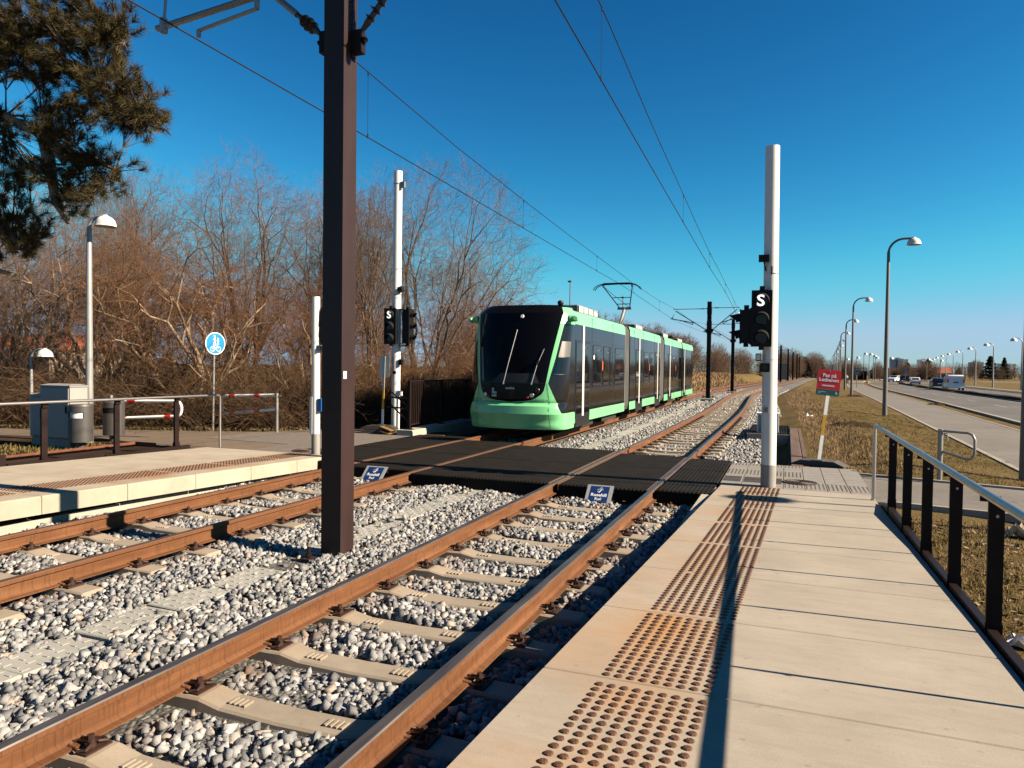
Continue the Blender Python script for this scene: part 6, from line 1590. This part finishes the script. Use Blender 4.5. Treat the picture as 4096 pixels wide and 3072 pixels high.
M['carw'] = mat('car_white', (.72, .72, .73), .25, 0, 0, coat=.4); M['carb'] = mat('car_black', (.012, .011, .013), .2, 0, 0, coat=.5); M['cars'] = mat('car_silver', (.55, .55, .55), .28, .3, 0, coat=.4)
vehicle(19.9, 104, R(-4), 'van', M['carw'], 'white panel van driving away on the far carriageway')
vehicle(20.7, 119, R(-4), 'car', M['carb'], 'black car driving away just ahead of the white van')
vehicle(24.9, 168, R(-6), 'car', M['carw'], 'white hatchback driving away with a dark car beside it')
vehicle(24.2, 178, R(-6), 'car', M['carb'], 'dark car half hidden by the white hatchback')
vehicle(25.0, 193, R(150), 'car', M['carw'], 'white car coming round the bend by the speed sign')
vehicle(25.6, 205, R(150), 'car', M['cars'], 'silver car close behind the white car on the bend')
vehicle(34, 236, R(95), 'car', M['carw'], 'white car side on at the distant junction')
# cyclist far along the footpath
bk = thing('bicycle', 'bicycle ridden away along the footpath under the receding lamps', 'bicycle', (10.6, 150, -.5)); zb = zr(0, 150)+.02
for yy in (149.5, 150.55):
    b = MB(); b.tube([(10.6, yy+.33*math.cos(a), zb+.35+.33*math.sin(a)) for a in np.linspace(0, 2*PI, 21)], .022, 6); b.build('wheel', M['matblack'], bk)
b = MB(); b.tube([(10.6, 149.5, zb+.35), (10.6, 149.95, zb+.33), (10.6, 149.75, zb+.95)], .02, 6); b.tube([(10.6, 149.95, zb+.33), (10.6, 150.4, zb+.9), (10.6, 150.55, zb+.35)], .02, 6); b.tube([(10.32, 150.3, zb+1.02), (10.6, 150.4, zb+1.0), (10.88, 150.3, zb+1.02)], .016, 6); b.box(10.53, 10.67, 149.62, 149.88, zb+.95, zb+1.0); b.build('frame', M['black'], bk)
def person(x, y, z):
    J = [((0, -.25, .98), .15), ((0, -.20, 1.2), .15), ((0, -.08, 1.45), .17), ((0, -.02, 1.56), .065), ((0, .02, 1.70), .105), ((.12, -.2, .96), .10), ((.14, .12, .72), .07), ((.12, -.02, .36), .05), ((.12, .12, .30), .045), ((-.12, -.2, .96), .10), ((-.14, .16, .85), .07), ((-.12, .08, .50), .05), ((-.12, .22, .45), .045), ((.22, -.05, 1.42), .06), ((.30, .1, 1.2), .045), ((.27, .3, 1.07), .035), ((-.22, -.05, 1.42), .06), ((-.30, .1, 1.2), .045), ((-.27, .3, 1.07), .035), ((0, .03, 1.80), .09)]
    E = [(0, 1), (1, 2), (2, 3), (3, 4), (4, 19), (0, 5), (5, 6), (6, 7), (7, 8), (0, 9), (9, 10), (10, 11), (11, 12), (2, 13), (13, 14), (14, 15), (2, 16), (16, 17), (17, 18)]
    me = bpy.data.meshes.new('body'); me.from_pydata([p for p, r in J], E, []); o = bpy.data.objects.new('body', me); COL.objects.link(o)
    m_ = o.modifiers.new('skin', 'SKIN'); sub = o.modifiers.new('sub', 'SUBSURF'); sub.levels = sub.render_levels = 1
    for i, (p, r) in enumerate(J): me.skin_vertices[0].data[i].radius = (r, r)
    me.skin_vertices[0].data[0].use_root = True; mm = N('cyclist_clothes'); sp_ = mm.n('ShaderNodeSeparateXYZ'); tc = mm.n('ShaderNodeTexCoord'); mm.l(tc.outputs['Object'], sp_.inputs[0])
    dv = mm.n('ShaderNodeMath', operation='DIVIDE'); mm.l(sp_.outputs[2], dv.inputs[0]); dv.inputs[1].default_value = 2.
    q = mm.ramp(dv.outputs[0], [(.0, (.02, .02, .025)), (.50, (.03, .03, .035)), (.515, (.6, .6, .6)), (.79, (.62, .62, .62)), (.80, (.4, .25, .18)), (.87, (.12, .1, .09))]); q.node.color_ramp.interpolation = 'CONSTANT'
    mm.set('Base Color', q); mm.set('Roughness', .8); me.materials.append(mm.mat)
    t = thing('person', 'cyclist in a pale top riding away along the footpath', 'person', (x, y, z)); o.parent = t
person(10.6, 149.98, zb)

# ------------------------------------------------------------------ distant buildings
def tower(x, y, w, h, seed, label):
    t = thing('tower_block', label, 'building', (x, y, -1)); rg = random.Random(seed); ws = [.30, .12, .30, .28]; x0 = x-w/2; offs = [0, 4, -2, 3]
    b = MB(); xs = x0
    for f_, o_ in zip(ws, offs): b.box(xs, xs+w*f_-.05, y+o_, y+16, -1, h+rg.uniform(-1.5, .5)); xs += w*f_
    b.build('wall', M['wallg'] if seed % 2 else M['wallw'], t); nf = 13
    for i, (f_, o_) in enumerate(zip(ws, offs)):
        xa = x0+w*sum(ws[:i]); b = MB(); c = MB()
        for k in range(nf):
            z = 1.5+k*(h-3)/nf
            if i in (0, 2): 
                for q in range(3): c.box(xa+.6+q*w*f_/3, xa+w*f_/3*(q+1)-.8, y+o_-.06, y+o_-.02, z, z+(h-3)/nf*.5)
            else: c.box(xa+.4, xa+w*f_-.5, y+o_-.06, y+o_-.02, z, z+(h-3)/nf*.55); 
            if i in (2, 3): b.box(xa+.2, xa+w*f_-.2, y+o_-1.3, y+o_-.1, z-.9, z)
        if c.v: c.build('window', M['winblue'], t)
        if b.v: b.build('balcony', M['wallw'], t)
    b = MB(); b.box(x-w*.2, x+w*.05, y+4, y+10, h-.2, h+2.2); b.build('roof_house', M['wallg'], t)
tower(220, 1695, 34, 31, 1, 'widest pale tower block, first on the skyline past the tall curved lamp')
tower(271, 1714, 27, 29.5, 2, 'pale tower block on the skyline close to the row of far lamps')
tower(373, 1754, 26, 26.5, 3, 'tower block on the skyline standing apart above the white van')
tower(430, 1770, 34, 24.5, 4, 'tower block half hidden behind bare trees and the firs')
def house(x, y, z, w, d, h, rh, wall, roof, label, hip=.0):
    t = thing('house', label, 'house', (x, y, z)); b = MB(); b.box(x-w/2, x+w/2, y-d/2, y+d/2, z, z+h); b.build('wall', wall, t)
    b = MB(); e = .4; b.add([(x-w/2-e, y-d/2-e, z+h-.1), (x+w/2+e, y-d/2-e, z+h-.1), (x+w/2+e, y+d/2+e, z+h-.1), (x-w/2-e, y+d/2+e, z+h-.1), (x-w/2-e+hip, y, z+h+rh), (x+w/2+e-hip, y, z+h+rh)], [(0, 1, 5, 4), (2, 3, 4, 5), (1, 2, 5), (3, 0, 4), (3, 2, 1, 0)]); b.build('roof', roof, t)
    b = MB()
    for k in range(max(2, int(w/3))): b.box(x-w/2+.8+k*3, x-w/2+2+k*3, y-d/2-.04, y-d/2+.02, z+1, z+2.1)
    b.build('window', M['glassd'], t)
    b = MB(); b.box(x-w/2-e, x+w/2+e, y-d/2-e-.05, y-d/2-e, z+h-.35, z+h-.05); b.build('gutter_board', M['wallw'] if hip == 0 else M['wallg'], t)
house(56.0, 322, -1, 7, 9, 2.9, 2.1, M['wallb'], M['brick'], 'house with a bright orange red roof among the far lamps')
house(48.5, 318, -1, 8, 9, 2.7, 1.9, M['dark'], M['dark'], 'dark roofed house beside the orange roofed one', 1.5)
house(38.5, 325, -1, 14, 9, 3.0, 1.6, M['dark'], M['litter'], 'long low dark house behind the white cars', 2)
house(-76, 50, -1, 24, 8, 4.0, 1.5, M['wallb'], M['brick'], 'house with a dull red roof glimpsed behind the thicket by the cabinets')
ub = thing('underpass', 'pale concrete underpass parapet over a dark opening beside the slip road', 'bridge', (21.5, 262, -1)); b = MB(); b.box(18.6, 24.6, 262, 268, 2.1, 2.9); b.build('parapet', M['wallw'], ub); b = MB(); b.box(18.6, 24.6, 262.3, 268, -1, 2.1); b.build('opening', M['matblack'], ub)
bb = thing('building', 'windowless beige building beside the far bend of the track', 'building', (-.9, 168, -1)); b = MB(); b.box(-2.4, .3, 164, 176, -1, 3.4); b.build('wall', M['wallb'], bb); b = MB(); b.box(-2.5, .4, 163.9, 176.1, 3.4, 3.6); b.build('roof', M['wallg'], bb); b = MB(); b.box(.301, .33, 166, 168, 1.6, 2.6); b.build('window', M['glassd'], bb)

# ------------------------------------------------------------------ light, sky, camera
EL, AZ = R(30.5), R(2.3)
sd_ = Vector((math.cos(EL)*math.cos(AZ), math.cos(EL)*math.sin(AZ), math.sin(EL)))
li = bpy.data.lights.new('sun', 'SUN'); li.energy = 5.0; li.angle = R(.53); li.color = (1, .84, .63)
so = bpy.data.objects.new('sun', li); COL.objects.link(so); so.rotation_euler = (-sd_).to_track_quat('-Z', 'Y').to_euler(); so.location = (30, 0, 30)
w = bpy.data.worlds.new('World'); SC.world = w; w.use_nodes = True; nt = w.node_tree; nt.nodes.clear()
sk = nt.nodes.new('ShaderNodeTexSky'); sk.sky_type = 'NISHITA'; sk.sun_disc = False; sk.sun_elevation = EL; sk.sun_rotation = PI/2-AZ
sk.air_density = 1.0; sk.dust_density = 0; sk.ozone_density = 10.0; sk.altitude = 0
bg = nt.nodes.new('ShaderNodeBackground'); bg.inputs[1].default_value = .1; ou = nt.nodes.new('ShaderNodeOutputWorld')
# deepen the clear spring sky: each channel of the sky texture through a power curve
EXPO = 1.85; q0 = nt.nodes.new('ShaderNodeSeparateColor'); q1 = nt.nodes.new('ShaderNodeCombineColor'); nt.links.new(sk.outputs[0], q0.inputs[0])
for i_, (p_, k_) in enumerate(((2.3, 3.3), (1.7, 1.85), (1.4, .90))):
    a_ = nt.nodes.new('ShaderNodeMath'); a_.operation = 'MULTIPLY'; a_.inputs[1].default_value = .1625; nt.links.new(q0.outputs[i_], a_.inputs[0])
    b_ = nt.nodes.new('ShaderNodeMath'); b_.operation = 'POWER'; b_.inputs[1].default_value = p_; nt.links.new(a_.outputs[0], b_.inputs[0])
    c_ = nt.nodes.new('ShaderNodeMath'); c_.operation = 'MULTIPLY'; c_.inputs[1].default_value = k_/(.1*2**EXPO); nt.links.new(b_.outputs[0], c_.inputs[0]); d_ = nt.nodes.new('ShaderNodeMath'); d_.operation = 'SMOOTH_MIN'; d_.inputs[1].default_value = (.40, .60, .82)[i_]/(.1*2**EXPO); d_.inputs[2].default_value = .25/(.1*2**EXPO); nt.links.new(c_.outputs[0], d_.inputs[0]); nt.links.new(d_.outputs[0], q1.inputs[i_])
nt.links.new(q1.outputs[0], bg.inputs[0]); nt.links.new(bg.outputs[0], ou.inputs[0])
cam = bpy.data.cameras.new('camera'); cam.sensor_width = 36; cam.lens = 2840/4096*36; cam.clip_end = 6000; cam.clip_start = .05
yaw, pitch, roll = .3697, .023, .0125
F_c = Vector((-math.sin(yaw)*math.cos(pitch), math.cos(yaw)*math.cos(pitch), -math.sin(pitch))); R_c = F_c.cross(Vector((0, 0, 1))).normalized(); U_c = R_c.cross(F_c)
R2 = R_c*math.cos(roll)+U_c*math.sin(roll); U2 = U_c*math.cos(roll)-R_c*math.sin(roll)
co = bpy.data.objects.new('camera', cam); COL.objects.link(co)
co.matrix_world = Matrix(((R2.x, U2.x, -F_c.x, 0), (R2.y, U2.y, -F_c.y, 0), (R2.z, U2.z, -F_c.z, 1.7685), (0, 0, 0, 1)))
SC.camera = co
SC.view_settings.view_transform = 'Standard'; SC.view_settings.look = 'None'; SC.view_settings.exposure = EXPO; SC.view_settings.gamma = 1
ALB = {'platform_concrete': .41, 'far_platform_concrete': .43, 'rusty_rail': .42, 'bark': .9, 'pale_bark': .95, 'twig': .85, 'twig_purple': .9, 'twig_russet': .8, 'bramble_stem': .62, 'dry_turf': .78, 'turf_blade': .78, 'dry_blade': .7, 'footpath_asphalt': .56, 'tram_green': .60, 'recycled_rubber': .7, 'ballast_stone': .50, 'ballast_bed': .30, 'mast_paint': .5, 'cast_iron_stud': .7, 'rubber_panel': .30, 'pale_wall': 1.1, 'grey_wall': 1.15, 'white_paint': .75, 'lit_signal': 1., 'white_plastic': .7, 'white_pole': .68, 'lamp_white': .75, 'tram_stripe': .75, 'car_white': .7, 'sign_red': .72, 'sign_blue': .9}
for m_ in bpy.data.materials:                                   # overall albedo level for this exposure
    for n_ in (m_.node_tree.nodes if m_.use_nodes else ()):
        if n_.type == 'BSDF_PRINCIPLED':
            k_ = ALB.get(m_.name, .475); i_ = n_.inputs['Base Color']
            if n_.inputs['Metallic'].default_value > .9: continue
            if i_.is_linked:
                x_ = m_.node_tree.nodes.new('ShaderNodeMix'); x_.data_type = 'RGBA'; x_.blend_type = 'MULTIPLY'; x_.inputs[0].default_value = 1; x_.inputs[7].default_value = (k_, k_, k_, 1)
                f_ = i_.links[0].from_socket; m_.node_tree.links.new(f_, x_.inputs[6]); m_.node_tree.links.new(x_.outputs[2], i_)
            else: i_.default_value = [q*k_ for q in i_.default_value[:3]]+[1]
SC.cycles.max_bounces = 6; SC.cycles.diffuse_bounces = 2; SC.cycles.glossy_bounces = 3
